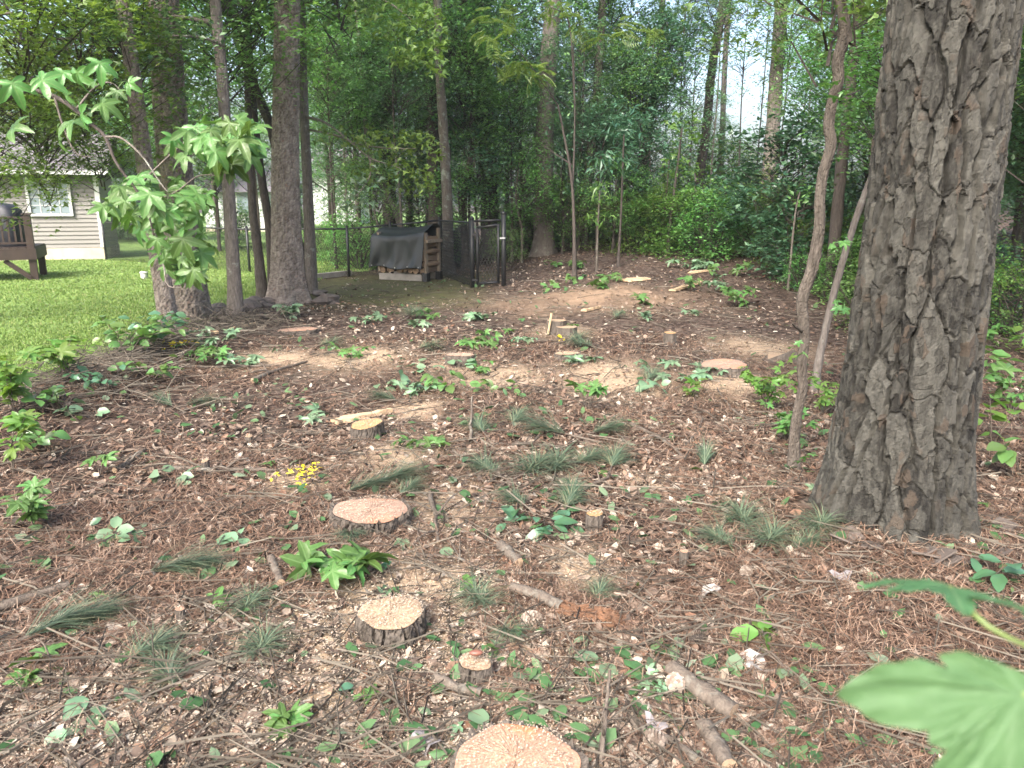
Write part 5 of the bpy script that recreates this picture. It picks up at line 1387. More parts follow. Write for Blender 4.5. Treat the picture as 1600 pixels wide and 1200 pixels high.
# ------------------------------------------------------------------ stumps
def stump(i):
    (g, r), (u, v, w, h, top, tl, lab) = SW[i], STUMPS[i]
    q = np.random.RandomState(700 + i)
    t = thing('tree_stump', lab, 'stump', g, group='cut stumps in the clearing')
    n = 150 if w > 90 else (72 if w > 35 else 28)
    a = np.linspace(0, 2 * math.pi, n, endpoint=False)
    out = 1 + .07 * np.sin(a * 2 + q.uniform(0, 6)) + .05 * np.sin(a * 3 + q.uniform(0, 6)) + .022 * np.sin(a * 7 + q.uniform(0, 6)) 
    tilt = math.radians(tl); td = q.uniform(0, 6.283)
    def ztop(x, y): return h + math.tan(tilt) * (x * math.cos(td) + y * math.sin(td)) * .5
    V, F = [], []
    lv = 14 if w > 90 else 8
    TH, LL = np.meshgrid(a, np.linspace(0, h + .06, lv)); dsp = bark_disp(TH, LL, r, (.05, .13) if w > 35 else (.022, .06), .026 if w > 90 else .012 if w > 35 else .005, 800 + i)[0]
    for k in range(lv):
        s = k / (lv - 1)
        rr = r * out * (1.05 + .16 * (1 - s) ** 2 + .012 * q.normal(0, 1, n)) + dsp[k]
        for j in range(n):
            x, y = rr[j] * math.cos(a[j]), rr[j] * math.sin(a[j])
            zt_ = ztop(x, y) + min(.012, r * .05) * q.normal() * (k == lv - 1) + (.3 * dsp[k][j] if k == lv - 1 else 0)
            V.append((x, y, -.06 + (zt_ + .06) * s))
    for k in range(lv - 1):
        for j in range(n): F.append((k * n + j, k * n + (j + 1) % n, (k + 1) * n + (j + 1) % n, (k + 1) * n + j))
    # inner lip of the bark
    lip = len(V)
    for j in range(n):
        x, y = r * out[j] * .955 * math.cos(a[j]), r * out[j] * .955 * math.sin(a[j]); V.append((x, y, ztop(x, y) - .004))
    for j in range(n): F.append(((lv - 1) * n + j, (lv - 1) * n + (j + 1) % n, lip + (j + 1) % n, lip + j))
    ob('bark', mk_mesh('stump_bark', np.array(V), F, [M['bark_brown']], False, attrs={'tone': np.random.RandomState(i).rand(len(V), 3) * .8}), t)
    V, F = [(0, 0, ztop(0, 0) + .002)], []
    rings = 7
    for k in range(1, rings + 1):
        for j in range(n):
            x, y = r * out[j] * .957 * k / rings * math.cos(a[j]), r * out[j] * .957 * k / rings * math.sin(a[j])
            step = .004 * (math.sin(x / r * 2.4 + 1) > .3) if w > 90 else 0
            V.append((x, y, ztop(x, y) + (0 if k == rings else step + .0010 * q.normal())))
    for j in range(n):
        F.append((0, 1 + j, 1 + (j + 1) % n))
        for k in range(rings - 1): b = 1 + k * n; F.append((b + j, b + n + j, b + n + (j + 1) % n, b + (j + 1) % n))
    ob('cut_face', mk_mesh('cut_face', np.array(V), F, [M[top]], False), t)
    return t
for i in range(len(STUMPS)): stump(i)

def step_stump():
    g = gp(877, 524); s = pxm(g)
    t = thing('tree_stump', 'stepped broken stump with two cut levels, half way up the clearing', 'stump', g, group='cut stumps in the clearing')
    for nm, dx, dy, rr, hh in (('lower_half', .06, -.05, .125, .11), ('upper_half', -.05, .08, .12, .17)):
        mb = MB(); n = 14; a = np.linspace(0, 6.283, n, endpoint=False)
        V = np.concatenate([np.stack([dx + rr * k * np.cos(a) * (1 + .08 * np.sin(3 * a)), dy + rr * k * .8 * np.sin(a), np.full(n, z)], 1) for k, z in ((1.12, -.05), (1, hh * .5), (.97, hh))])
        F = [(i * n + j, i * n + (j + 1) % n, (i + 1) * n + (j + 1) % n, (i + 1) * n + j) for i in range(2) for j in range(n)]
        b = ob(nm, mk_mesh(nm, V, F + [tuple(range(2 * n, 3 * n))], [M['bark_brown'], M['cut_pale']], False, [0] * len(F) + [1]), t)
    mb = MB(); mb.bar(np.array([-.16, -.02, .02]), np.array([-.12, .0, .27]), .03, .012); ob('splinter', mb.mesh('splinter', [M['split']]), t)
step_stump()
def wedge_stump():
    g = gp(1222, 566); t = thing('tree_stump', 'dark wedge-shaped cut stump beside pale sawdust, uphill of the crooked trunk', 'stump', g, group='cut stumps in the clearing')
    V = [(-.2, -.1, -.05), (.2, -.12, -.05), (.22, .16, -.05), (-.2, .18, -.05), (-.17, -.06, .04), (.08, -.1, .15), (.19, .1, .07), (-.1, .15, .05)]
    ob('bark', mk_mesh('wedge', np.array(V), [(0, 1, 5, 4), (1, 2, 6, 5), (2, 3, 7, 6), (3, 0, 4, 7)], [M['bark_brown']]), t)
    ob('cut_face', mk_mesh('wedge_top', np.array([V[4], V[5], V[6], V[7]]), [(0, 1, 2, 3)], [M['cut_pale']]), t)
wedge_stump()
# brown seed scale on the small stump
g, r = SW[6]
o = thing('seed_pod', 'shiny brown oval pod lying on the small round stump', 'seed pod', (g[0] + .005, g[1] - .005, g[2] + .108))
V, F = [], []
for i in range(7):
    t = math.pi * i / 6
    for j in range(10): V.append((.024 * -math.cos(t), .014 * math.sin(t) * math.cos(.628 * j), .010 * math.sin(t) * math.sin(.628 * j)))
F = [(i * 10 + j, i * 10 + (j + 1) % 10, (i + 1) * 10 + (j + 1) % 10, (i + 1) * 10 + j) for i in range(6) for j in range(10)]
ob('shell', mk_mesh('pod', np.array(V), F, [plain('pod_brown', (.16, .07, .05), .4, .3, 60)], True), o)

# ------------------------------------------------------------------ sticks, logs, boards
def stick(label, pix, wpx, mat='log_bark', name='fallen_branch', lift=0., side=0, cat='branch', end='cut_pale', seed=0, forks=0):
    P = [gp(u, v) for u, v in pix]; s = pxm(P[0]); r0 = wpx * .5 * s
    P = np.array(P); o = P[0].copy(); q = np.random.RandomState(900 + seed)
    n = max(10, 4 * len(P)); pts = spline(P - o, n); L = np.linalg.norm(pts[-1])
    pts[:, 2] += r0 * .9 + lift * np.linspace(0, 1, n) + .012
    pts[1:-1] += q.normal(0, .006 * L, (n - 2, 3)) * [1, 1, .3]
    t = thing(name, label, cat, o)
    seg = 10 if wpx > 10 else 6
    rad = np.linspace(r0, r0 * (.92 if wpx > 12 else .55), n) * (1 + .07 * q.normal(0, 1, n))
    v, f = tube(pts, rad, seg); v = v.reshape(n, seg, 3); v = pts[:, None] + (v - pts[:, None]) * (1 + .06 * q.normal(0, 1, (n, seg, 1)))
    ob('wood', mk_mesh('stick', v.reshape(-1, 3), f, [M[mat]], True), t)
    if wpx >= 7:
        for e in (0, n - 1):
            c = pts[e] + (pts[e] - pts[1 if e == 0 else n - 2]) * .05
            ob('cut_end', mk_mesh('cut_end', np.concatenate([v[e], [c]]), [(j, (j + 1) % seg, seg) if e else ((j + 1) % seg, j, seg) for j in range(seg)], [M[end]]), t)
    for k in range(forks):
        i = q.randint(n // 4, n - 2); a = q.uniform(0, 6.28); l = L * q.uniform(.2, .4)
        e = pts[i] + [l * math.cos(a), l * math.sin(a), q.uniform(0, .08)]
        mb = MB(); mb.tube(spline([pts[i], (pts[i] + e) / 2 + [0, 0, .02], e], 7), np.linspace(rad[i] * .6, rad[i] * .25, 7), 5); ob('side_twig', mb.mesh('side_twig', [M[mat]], True), t)
ST = [
 ('thick cut log with peeling bark lying beside two pine cones', [(1048, 1062), (1085, 1090), (1145, 1130)], 30),
 ('short cut log running out of the bottom of the picture', [(1098, 1150), (1118, 1180), (1138, 1215)], 28),
 ('mossy curved branch lying below the thick cut log', [(985, 1135), (1010, 1155), (1050, 1170), (1090, 1200)], 14),
 ('thin grey branch pointing up from the bottom edge', [(938, 1205), (945, 1160), (950, 1125)], 9),
 ('short stubby log lying behind the rotten branch', [(782, 862), (812, 890)], 17),
 ('smooth brown log lying under the small round stump', [(680, 1068), (712, 1085), (752, 1094)], 16),
 ('straight dark branch lying across needles behind the blurred leaf', [(1175, 1058), (1250, 1057), (1345, 1058)], 9),
 ('dark hooked branch half hidden by the blurred leaf', [(1330, 1062), (1390, 1085), (1440, 1107)], 9),
 ('long pale grey branch lying left of the yellow leaves', [(268, 738), (330, 742), (380, 741), (435, 742)], 9),
 ('short grey stick in front of wide pinkish stump', [(672, 778), (680, 810), (685, 855)], 9),
 ('thick stick slanting over litter below the brush windrow', [(180, 742), (205, 728), (228, 708)], 9),
 ('weathered log entering from the edge below leafy seedlings', [(-20, 968), (40, 948), (110, 925)], 16),
 ('short barky log standing in litter beside cut maple leaves', [(424, 882), (432, 900), (440, 922)], 14),
 ('forked branch curving over the sawdust near the bottom corner', [(60, 1205), (120, 1160), (175, 1100), (186, 1050), (188, 1010)], 9),
 ('long bent branch crossing the corner litter', [(0, 1052), (60, 1048), (110, 1045)], 9),
 ('curved twig branch beneath the pine bough', [(135, 965), (150, 1000), (165, 1025), (195, 1045)], 7),
 ('long thin branch arching beyond the sawdusted stump', [(330, 1110), (360, 1085), (440, 1058)], 6),
 ('long thin dark branch between stubby log and maple leaves', [(650, 872), (720, 880), (770, 910), (830, 925)], 6),
 ('forked grey branch with bark patches lying near the bottom corner', [(225, 1130), (260, 1110), (320, 1100), (410, 1112)], 9),
 ('stubby peeled stick lying on chips near the pine seedling', [(290, 1052), (338, 1045)], 13),
 ('slender upright stick among the green pine tufts', [(735, 695), (738, 658)], 6),
 ('curved dark stick ahead of the green pine tufts', [(800, 700), (835, 695), (855, 665)], 6),
 ('bent pale stick lying below the large tuft group', [(905, 775), (930, 762), (955, 750)], 8),
 ('long pale branch lying diagonally beyond the pine tufts', [(985, 668), (1030, 690), (1062, 715)], 7),
 ('thin curved twig on litter toward the crooked trunk', [(1068, 700), (1090, 680), (1098, 655)], 5),
 ('short dark stick lying beneath the near pine tufts', [(1190, 890), (1225, 886)], 9),
 ('peeled silver stick end poking out beneath the blurred leaf', [(1375, 1110), (1425, 1082)], 14),
 ('broken branch across the low brush windrow', [(255, 580), (320, 578), (440, 575)], 6),
 ('pale brown log end lying on the brush windrow', [(395, 600), (430, 585), (480, 570)], 8),
 ('pale crooked stick above bright oak seedling', [(1170, 660), (1140, 640), (1120, 610)], 5),
]
for k, (lab, pix, w) in enumerate(ST):
    stick(lab, pix, w, seed=k, forks=(2 if 6 <= w <= 10 and len(pix) > 2 else 0), cat='log' if w >= 13 else 'branch', name='fallen_log' if w >= 13 else 'fallen_branch', lift=.16 if 'upright' in lab or 'pointing up' in lab else 0)
stick('rotten brown branch with crumbling orange end lying across sawdust', [(798, 930), (835, 940), (878, 960)], 19, 'log_bark', 'rotten_branch', seed=61, end='rot')
def rotten():
    a, b = gp(876, 962), gp(962, 975)
    t = thing('rotten_wood', 'crumbled orange rotten wood continuing from the brown branch', 'wood', a); q = np.random.RandomState(5)
    for k in range(26):
        s = q.rand(); mb = MB(); c = (b - a) * s + [q.normal(0, .01), q.normal(0, .025), .02 + .015 * q.rand()]
        d = (b - a) / np.linalg.norm(b - a) * q.uniform(.02, .05) + q.normal(0, .008, 3); mb.bar(c - d, c + d, .012, .010); ob('splinter', mb.mesh('splinter', [M['rot']]), t)
rotten()
def board(label, a, b, w, k=0):
    A, B = gp(*a), gp(*b); t = thing('split_board', label, 'split wood', A); s = pxm(A); q = np.random.RandomState(k)
    d = B - A; L = np.linalg.norm(d); d = d / L; r = np.cross(d, [0, 0, 1.]); n = 10; V, F = [], []
    for i in range(n):
        x = i / (n - 1); ww = w * s * .5 * (1 - .55 * x ** 2) * (1 + .12 * q.normal())
        for sx, sz in ((-1, 0), (1, 0), (.85, 1), (-.85, 1)): V.append(d * L * x + r * ww * sx * 1.3 + np.array([0, 0, .012 + sz * (.028 + .006 * q.normal())]))
    for i in range(n - 1):
        for j in range(4): F.append((i * 4 + j, i * 4 + (j + 1) % 4, i * 4 + 4 + (j + 1) % 4, i * 4 + 4 + j))
    F += [(3, 2, 1, 0), (n * 4 - 4, n * 4 - 3, n * 4 - 2, n * 4 - 1)]
    ob('wood', mk_mesh('split_board', np.array(V), F, [M['split']]), t)
board('long pale split board lying behind the narrow furrowed stump', (522, 664), (612, 646), 16, 1)
board('pale peeled stick at the foot of the stout pine', (280, 514), (340, 523), 7, 2)
board('pale split stake beside the slim grey hardwood', (358, 518), (402, 508), 8, 3)
board('pale split wood lying up the slope beside dirt mound', (1050, 456), (1098, 442), 9, 4)
board('flat pale slab of wood on the upper slope', (972, 440), (1012, 437), 26, 5)
board('pale board end by the white-leaved brush on the slope', (1078, 428), (1110, 424), 9, 6)
board('pale curl of bark and wood in the middle of the clearing', (912, 488), (938, 482), 7, 7)

# field stones edging the lawn between the pines
q = np.random.RandomState(66)
for k, (u, v) in enumerate([(333, 492), (342, 488), (352, 494), (388, 484), (398, 478), (410, 480), (420, 476), (500, 462), (512, 474)]):
    g = gp(u, v); s = q.uniform(.11, .19); V, F = [], []
    for i in range(5):
        t = math.pi * (i + .4) / 5
        for j in range(8):
            e = 1 + .22 * q.normal(); V.append((s * e * math.sin(t) * math.cos(.785 * j) * 1.3, s * e * math.sin(t) * math.sin(.785 * j), s * .62 * math.cos(t)))
    F = [(i * 8 + j, (i + 1) * 8 + j, (i + 1) * 8 + (j + 1) % 8, i * 8 + (j + 1) % 8) for i in range(4) for j in range(8)] + [tuple(range(8)), tuple(reversed(range(32, 40)))]
    tag(ob('stone', mk_mesh('stone', np.array(V), F, [M['stone']]), None, g + [0, 0, s * .25], (0, 0, q.uniform(0, 6))), 'dark rough stone in the edging row between the pines', 'stone', 'edging stones between the pines')

# white-barked flake, bark pieces
def flake(label, u, v, w, h, mat, seed=0, name='bark_piece'):
    g = gp(u, v); s = pxm(g); q = np.random.RandomState(seed); V = []
    n = 9
    for zz in (.0, .006):
        V.append((0, 0, .012 + zz))
        for j in range(n): a = 6.283 * j / n; e = 1 + .25 * q.normal(); V.append((w * .5 * s * e * math.cos(a), h * s * e * math.sin(a), .01 + zz + .02 * math.cos(2 * a)))
    F = [(0, 1 + (j + 1) % n, 1 + j) for j in range(n)] + [(n + 1, n + 2 + j, n + 2 + (j + 1) % n) for j in range(n)] + [(1 + j, 1 + (j + 1) % n, n + 2 + (j + 1) % n, n + 2 + j) for j in range(n)]
    tag(ob(name, mk_mesh(name, np.array(V), F, [M[mat]]), None, g + [0, 0, .015], (q.normal(0, .3), q.normal(0, .3), q.uniform(0, 6))), label, 'bark')
M['whitebark'] = plain('white_fungus_bark', (.30, .275, .25), .8, .25, 40, bmp=.4)
M['slate'] = plain('grey_bark_piece', (.22, .20, .20), .8, .3, 30, bmp=.4)
flake('white mottled bark piece at the end of the straight dark branch', 1176, 1045, 32, 24, 'whitebark', 1)
flake('grey flat bark piece on chips near the large orange stump', 665, 1172, 52, 22, 'slate', 2)
flake('grey rounded bark piece on the mossy curved branch', 1020, 1142, 30, 14, 'slate', 3)
flake('pale lilac bark flake lying before the massive pine', 1312, 908, 34, 12, 'slate', 4)
flake('pale curled bark piece among litter before the massive pine', 1108, 935, 22, 18, 'whitebark', 5)
flake('tan bark chip below the thick cut log', 1130, 1073, 28, 12, 'lumber', 6)

# pine cones
def cone_mesh():
    V, F = [], []; n = 110
    for k in range(n):
        t = (k + .5) / n; a = k * 2.39996; rr = .028 * math.sin(math.pi * (.08 + .88 * t)) ** .7; x = (t - .5) * .085
        c, s_ = math.cos(a), math.sin(a); o_ = np.array([x, rr * c, rr * s_]); out = np.array([.45, c, s_]); out /= np.linalg.norm(out); tg = np.array([0, -s_, c])
        b = len(V); w = .0075
        V += [o_ * [1, .4, .4] - tg * w * .5, o_ * [1, .4, .4] + tg * w * .5, o_ + out * .004 + tg * w, o_ + out * .009, o_ + out * .004 - tg * w]
        F += [(b, b + 1, b + 2, b + 3, b + 4)]
    return mk_mesh('pine_cone', np.array(V), F, [M['cone']])
M['cone'] = scatter_mat('pine_cone_scales', [(0, (.16, .12, .095)), (.6, (.27, .22, .18)), (1, (.38, .33, .28))], .8)
CM = cone_mesh()
core = MB(); core.tube([np.array([-.042, 0, 0]), np.array([-.02, 0, 0]), np.array([.02, 0, 0]), np.array([.042, 0, 0])], [.006, .017, .018, .005], 8); core = core.mesh('core', [M['bark_dark']], True)
for k, (u, v, lab, s) in enumerate([(830, 980, 'open pine cone beside the rotten branch and green pine tuft', 1.0), (1055, 1083, 'pine cone lying against the thick cut log', 1.05), (1023, 1172, 'pine cone below the mossy curved branch', .9), (1090, 1010, 'pine cone partly sunk in needles beyond the thick cut log', .8), (1165, 905, 'pine cone in the needles below the near green tufts', .8)]):
    g = gp(u, v); t = thing('pine_cone', lab, 'pine cone', g + [0, 0, .035], (.2 * k, .15, .5 + .9 * k), group='pine cones on the ground', scale=s)
    ob('scales', CM, t); ob('core', core, t)

# ------------------------------------------------------------------ green pine tufts
def sprig_mesh(seed, n, L, spread):
    q = np.random.RandomState(seed); Ps, R, S = [], [], []
    t = q.rand(n); P = np.stack([t * .10, np.zeros(n), .03 + .02 * t], 1)
    az = q.normal(0, spread, n); el = np.abs(q.normal(.16, .30, n))
    d = np.stack([np.cos(az) * np.cos(el), np.sin(az) * np.cos(el), np.sin(el)], 1)
    sd_ = np.cross(d, [0, 0, 1.]); sd_ /= np.linalg.norm(sd_, axis=1)[:, None]; up_ = np.cross(sd_, d)
    R = np.stack([d, sd_, up_], 2)
    nd = T([[0, -.5, 0], [0, .5, 0], [.5, .42, .02], [.5, -.42, .02], [1, 0, -.14]], [[0, 1, 2], [0, 2, 3], [3, 2, 4]])
    V, F = scatter(nd[0], nd[1], P, R, np.stack([L * q.uniform(.6, 1.15, n), np.full(n, .0027), np.full(n, L)], 1))
    return mk_mesh('needles', V, F, [M['pine_green']])
SPR = [sprig_mesh(50, 160, .155, .9), sprig_mesh(51, 150, .165, .32), sprig_mesh(52, 180, .155, 1.7)]
tb = MB(); tb.tube(spline([np.array([-.16, .01, .005]), np.array([-.05, 0, .02]), np.array([.11, 0, .05])], 8), np.linspace(.006, .003, 8), 6); tb = tb.mesh('twig', [M['log_bark']], True)
TUFT = [
 (235, 905, 1.35, .1, 1, 'long combed pine bough lying on needles at the lower side'), (275, 900, 1.1, .2, 1, 'tuft end of the long combed pine bough'), (40, 1010, 1.4, .6, 1, 'pine bough spreading from the edge beside the weathered log'), (110, 985, 1.0, .5, 1, 'smaller tuft beside the pine bough at the picture edge'), (590, 765, 1.5, .5, 1, 'green pine tuft just behind the wide pinkish stump'), (545, 775, 1.2, .4, 1, 'tuft tip reaching left behind the wide pinkish stump'),
 (625, 778, 1.0, 1.0, 0, 'tuft nearest the wide pinkish stump on its far side'), (620, 632, 1.3, 2.9, 1, 'small pine tuft behind the pale split board'), (800, 668, 1.3, 1.2, 0, 'pine tuft beside the slender upright stick'), (755, 682, 1.3, 2.0, 0, 'tuft left of the slender upright stick'), (885, 688, 1.7, 2.9, 1, 'widest low pine tuft in the middle of the clearing'), (925, 684, 1.4, .2, 1, 'right half of the widest low pine tuft'),
 (820, 748, 1.5, .8, 2, 'bushy pine tuft foremost in the central group'), (775, 748, 1.3, 2.4, 0, 'tuft beside the bushy foremost tuft of the central group'), (868, 745, 1.5, 1.4, 2, 'fan-shaped pine tuft with a round green leaf beside it'), (955, 738, 1.4, 1.3, 0, 'rightmost pine tuft of the central group'), (900, 730, 1.2, .5, 0, 'tuft between the fan-shaped tuft and the widest tuft'), (1100, 735, 1.3, 1.3, 1, 'single pine tuft before the crooked trunk'),
 (1165, 830, 1.25, 1.6, 2, 'dense pine tuft before the massive pine, the rear one'), (1195, 862, 1.25, .9, 2, 'dense pine tuft before the massive pine, the foremost one'), (1275, 838, 1.1, .9, 2, 'pine tuft leaning on the foot of the massive pine'), (1145, 860, 1.0, 2.4, 0, 'sparse tuft left of the two dense tufts by the massive pine'), (1235, 862, 1.0, .3, 0, 'sparse tuft between dense tufts and the massive pine foot'), (400, 1035, .95, 1.4, 2, 'spiky pine tuft in sawdust near the lower side'),
 (378, 965, .9, 1.3, 2, 'spiky pine tuft just uphill of another in the lower side'), (760, 955, 1.0, 2.2, 2, 'pine tuft lying on sawdust beside the pale stump'), (780, 985, .8, 5.3, 0, 'sparse tuft under the tuft beside the pale stump'), (290, 640, 1.4, .2, 1, 'pine tuft lying below the brush windrow'), (270, 640, 1.2, 2.6, 1, 'far tuft below the brush windrow, nearest the lawn'), (640, 500, 2., 1.2, 2, 'faded pine tuft up the clearing in front of the gate'), (655, 550, 1.6, .3, 0, 'faint tuft below the faded tuft in front of the gate'),
 (925, 548, 1.8, 2.8, 0, 'grey green pine tuft beside the low flat stump'), (890, 536, 1.5, .4, 0, 'tuft below the stepped broken stump'), (930, 945, .8, 1.2, 0, 'little pine tuft above the rotten orange wood'), (885, 800, 1.2, 1.3, 0, 'pine tuft just beside the slim sapling stump'), (900, 780, 1.0, 1.8, 0, 'sparse tuft above the slim sapling stump'), (545, 835, .9, 5.0, 0, 'pine tuft against the bark of the wide pinkish stump'), (820, 795, 1., 2.5, 0, 'sparse tuft near the dark trailing leaves'), (1010, 600, 1.5, 1.0, 0, 'faint tuft between the wide hollow stump and low flat stump'), (960, 500, 1.5, 1, 0, 'faint tuft beside the dirt mound'), (500, 545, 1.6, .3, 0, 'faint tuft beside the low pale pink stump'), (200, 1040, 1.0, .8, 0, 'sparse tuft on twigs under the combed pine bough'), (270, 1080, .9, 2.2, 0, 'sparse tuft beside the stubby peeled stick')]
for k, (u, v, s, rz, kind, lab) in enumerate(TUFT):
    g = gp(u, v)
    t = thing('pine_sprig', lab or 'small torn green pine tuft lying loose on the litter', 'pine tuft', g + [0, 0, -.005], (0, 0, rz), group='green pine tufts on the litter', scale=s)
    ob('needles', SPR[kind], t); ob('twig', tb, t)

# ------------------------------------------------------------------ leafy cuttings and seedlings
LEAFM = {
 'gum': [mk_mesh('star_leaf', *gum_leaf(0, 3, .25, .4, 20 + k), [M['gum_vein']], True) for k in range(3)],
 'wilt': [mk_mesh('wilted_leaf', *gum_leaf(0, 2, .35, .4, 30 + k), [M['wilt']], True) for k in range(2)],
}
def oval_leaf(curl, mat, w=.42, seed=0):
    V, F = [], []; n = 7
    for i in range(n):
        x = i / (n - 1); ww = w * math.sin(math.pi * min(1, x * .93 + .05)) ** .75 * (1 + .08 * math.sin(i * 2.3 + seed))
        for s_ in (-1, -.5, 0, .5, 1): V.append((x, s_ * ww, .18 * abs(s_) * ww - curl * x * x + .02 * math.sin(i * 1.7 + seed) * s_))
    for i in range(n - 1):
        for j in range(4): F.append((i * 5 + j, (i + 1) * 5 + j, (i + 1) * 5 + j + 1, i * 5 + j + 1))
    return mk_mesh('oval_leaf', np.array(V), F, [M[mat]], True)
LEAFM['oval'] = [oval_leaf(.2 + .15 * k, 'gum', .36, k) for k in range(3)]
LEAFM['pale'] = [oval_leaf(.15, 'wilt', .4, 5), oval_leaf(.3, 'wilt', .36, 6)]
LEAFM['dark'] = [oval_leaf(.15, 'leaf_blue', .32, 7), oval_leaf(.3, 'leaf_blue', .3, 8)]
LEAFM['lime'] = [oval_leaf(.2, 'leaf_lime', .36, 9), oval_leaf(.3, 'leaf_lime', .33, 10)]
LEAFM['limegum'] = [mk_mesh('star_leaf', *gum_leaf(0, 2, .2, .3, 40 + k), [M['leaf_lime']], True) for k in range(2)]
def leafy(label, u, v, n, kind, L, rad, h, seed, name='seedling', cat='seedling', group=None, stems=3):
    """stems with leaves all round; rad and h in metres"""
    g = gp(u, v); q = np.random.RandomState(seed); t = thing(name, label, cat, g, group=group)
    mb = MB(); tips = []
    for k in range(stems):
        a = q.uniform(0, 6.283); rr = rad * q.uniform(.3, .9); e = np.array([rr * math.cos(a), rr * math.sin(a), h * q.uniform(.6, 1.05)])
        p = spline([np.array([0, 0, -.02]), e * [.35, .35, .6] + q.normal(0, .01, 3), e], 9); mb.tube(p, np.linspace(.004, .0015, 9), 5, False); tips.append(p)
    ob('stems', mb.mesh('stems', [M['log_bark']], True), t)
    for k in range(n):
        p = tips[k % stems]; i = 8 if k < stems else q.randint(3, 9); c = p[i]
        a = q.uniform(0, 6.283); ex = np.array([math.cos(a), math.sin(a), q.normal(.1, .3)]); c = c + ex * .015; ex /= np.linalg.norm(ex)
        ez = np.array([q.normal(0, .45), q.normal(-.2, .45), 1]); ez -= ex * np.dot(ez, ex); ez /= np.linalg.norm(ez); ey = np.cross(ez, ex); l = L * q.uniform(.65, 1.15)
        lo = ob('leaf', LEAFM[kind][q.randint(len(LEAFM[kind]))], t); lo.matrix_local = Matrix([[ex[j] * l, ey[j] * l, ez[j] * l, c[j]] for j in range(3)] + [[0, 0, 0, 1]])
leafy('pile of cut maple-like leaves on a green stem beside the pale stump', 515, 905, 20, 'gum', .125, .22, .10, 1, 'cut_sprig', 'cut leaves', stems=8)
leafy('bright oak seedling with five leaves before the white bark piece', 1195, 1008, 8, 'lime', .10, .05, .08, 2, stems=2)
leafy('two pale oval leaves on a seedling above the large orange stump', 955, 1040, 3, 'pale', .10, .05, .04, 3, stems=1)
leafy('pale lobed leaves on litter behind the thick cut log', 1000, 1080, 5, 'wilt', .055, .09, .03, 4, 'fallen_leaves_sprig', 'cut leaves', stems=2)
leafy('drooping dark leaves cut beside the slim sapling stump', 885, 840, 12, 'dark', .10, .2, .06, 5, 'cut_sprig', 'cut leaves', stems=4)
leafy('dark trailing leaves under the stubby log', 820, 815, 9, 'dark', .09, .16, .05, 6, 'cut_sprig', 'cut leaves', stems=3)
leafy('upright leafy stems in the middle of the clearing', 920, 645, 14, 'gum', .09, .16, .24, 7, stems=4)
leafy('low green vine patch nearest the small dark-sided stump', 700, 612, 20, 'oval', .10, .30, .12, 8, 'vine', 'vine', stems=6)
leafy('low vine trailing beyond the patch by the dark-sided stump', 770, 612, 14, 'oval', .09, .34, .08, 9, 'vine', 'vine', stems=5)
leafy('green leaf tuft with pale star leaves before the wide hollow stump', 1078, 618, 12, 'limegum', .08, .2, .14, 10, stems=4)
leafy('white-leaved cut brush lying up the slope', 1085, 420, 30, 'wilt', .15, .5, .16, 11, 'cut_sprig', 'cut leaves', stems=6)
leafy('large single green leaves standing up near the dirt mound', 1006, 478, 7, 'gum', .17, .12, .16, 12, stems=2)
leafy('pale cut leaves lying in front of the gate', 738, 500, 16, 'wilt', .13, .35, .10, 13, 'cut_sprig', 'cut leaves', stems=5)
leafy('cut leaves on litter just below the pines', 580, 505, 12, 'wilt', .12, .3, .08, 14, 'cut_sprig', 'cut leaves', stems=4)
leafy('bright leaf clump in front of the small dark-sided stump', 550, 560, 20, 'gum', .09, .3, .12, 15, 'cut_sprig', 'cut leaves', stems=6)
leafy('leafy cutting at the foot of the tall pine', 452, 497, 16, 'wilt', .13, .3, .16, 16, 'cut_sprig', 'cut leaves', stems=5)
leafy('green cutting behind the pile around the stepped broken stump', 760, 545, 18, 'gum', .11, .35, .12, 17, 'cut_sprig', 'cut leaves', stems=5)
leafy('wilted leaf cluster beneath the stepped broken stump', 905, 565, 12, 'wilt', .12, .28, .06, 18, 'cut_sprig', 'cut leaves', stems=4)
leafy('single star leaf sprig beside the pale stump with chipped bark', 590, 935, 3, 'wilt', .07, .06, .03, 19, 'cut_sprig', 'cut leaves', stems=1)
leafy('star leaf lying on chips beyond the small round stump', 786, 1022, 2, 'wilt', .06, .03, .02, 20, 'cut_sprig', 'cut leaves', stems=1)
leafy('low green leaves beyond the narrow furrowed stump', 665, 700, 12, 'gum', .08, .2, .07, 21, 'cut_sprig', 'cut leaves', stems=4)
leafy('dull leaves trailing below the long pale split board', 485, 655, 10, 'wilt', .085, .22, .05, 22, 'cut_sprig', 'cut leaves', stems=3)
leafy('pale leaves trailing on litter beneath the lawn edge vine', 155, 655, 8, 'pale', .10, .22, .10, 23, 'cut_sprig', 'cut leaves', stems=3)
leafy('pale leaves beside the long grey branch', 262, 750, 8, 'pale', .09, .2, .05, 24, 'cut_sprig', 'cut leaves', stems=3)
leafy('cut leaf group below the long combed pine bough', 205, 845, 7, 'pale', .08, .15, .05, 25, 'cut_sprig', 'cut leaves', stems=3)
leafy('pale leaf group above the short barky log', 372, 862, 6, 'pale', .08, .14, .04, 26, 'cut_sprig', 'cut leaves', stems=3)
leafy('low cutting with pale leaves behind the barky log', 390, 575, 14, 'wilt', .10, .3, .12, 27, 'cut_sprig', 'cut leaves', stems=4)
leafy('dark glossy seedling right at the foot of the massive pine', 1545, 905, 9, 'dark', .09, .13, .12, 28, stems=3)
leafy('wilting leaves at the bottom corner by grey bark piece', 440, 1125, 6, 'gum', .07, .1, .04, 29, 'cut_sprig', 'cut leaves', stems=2)
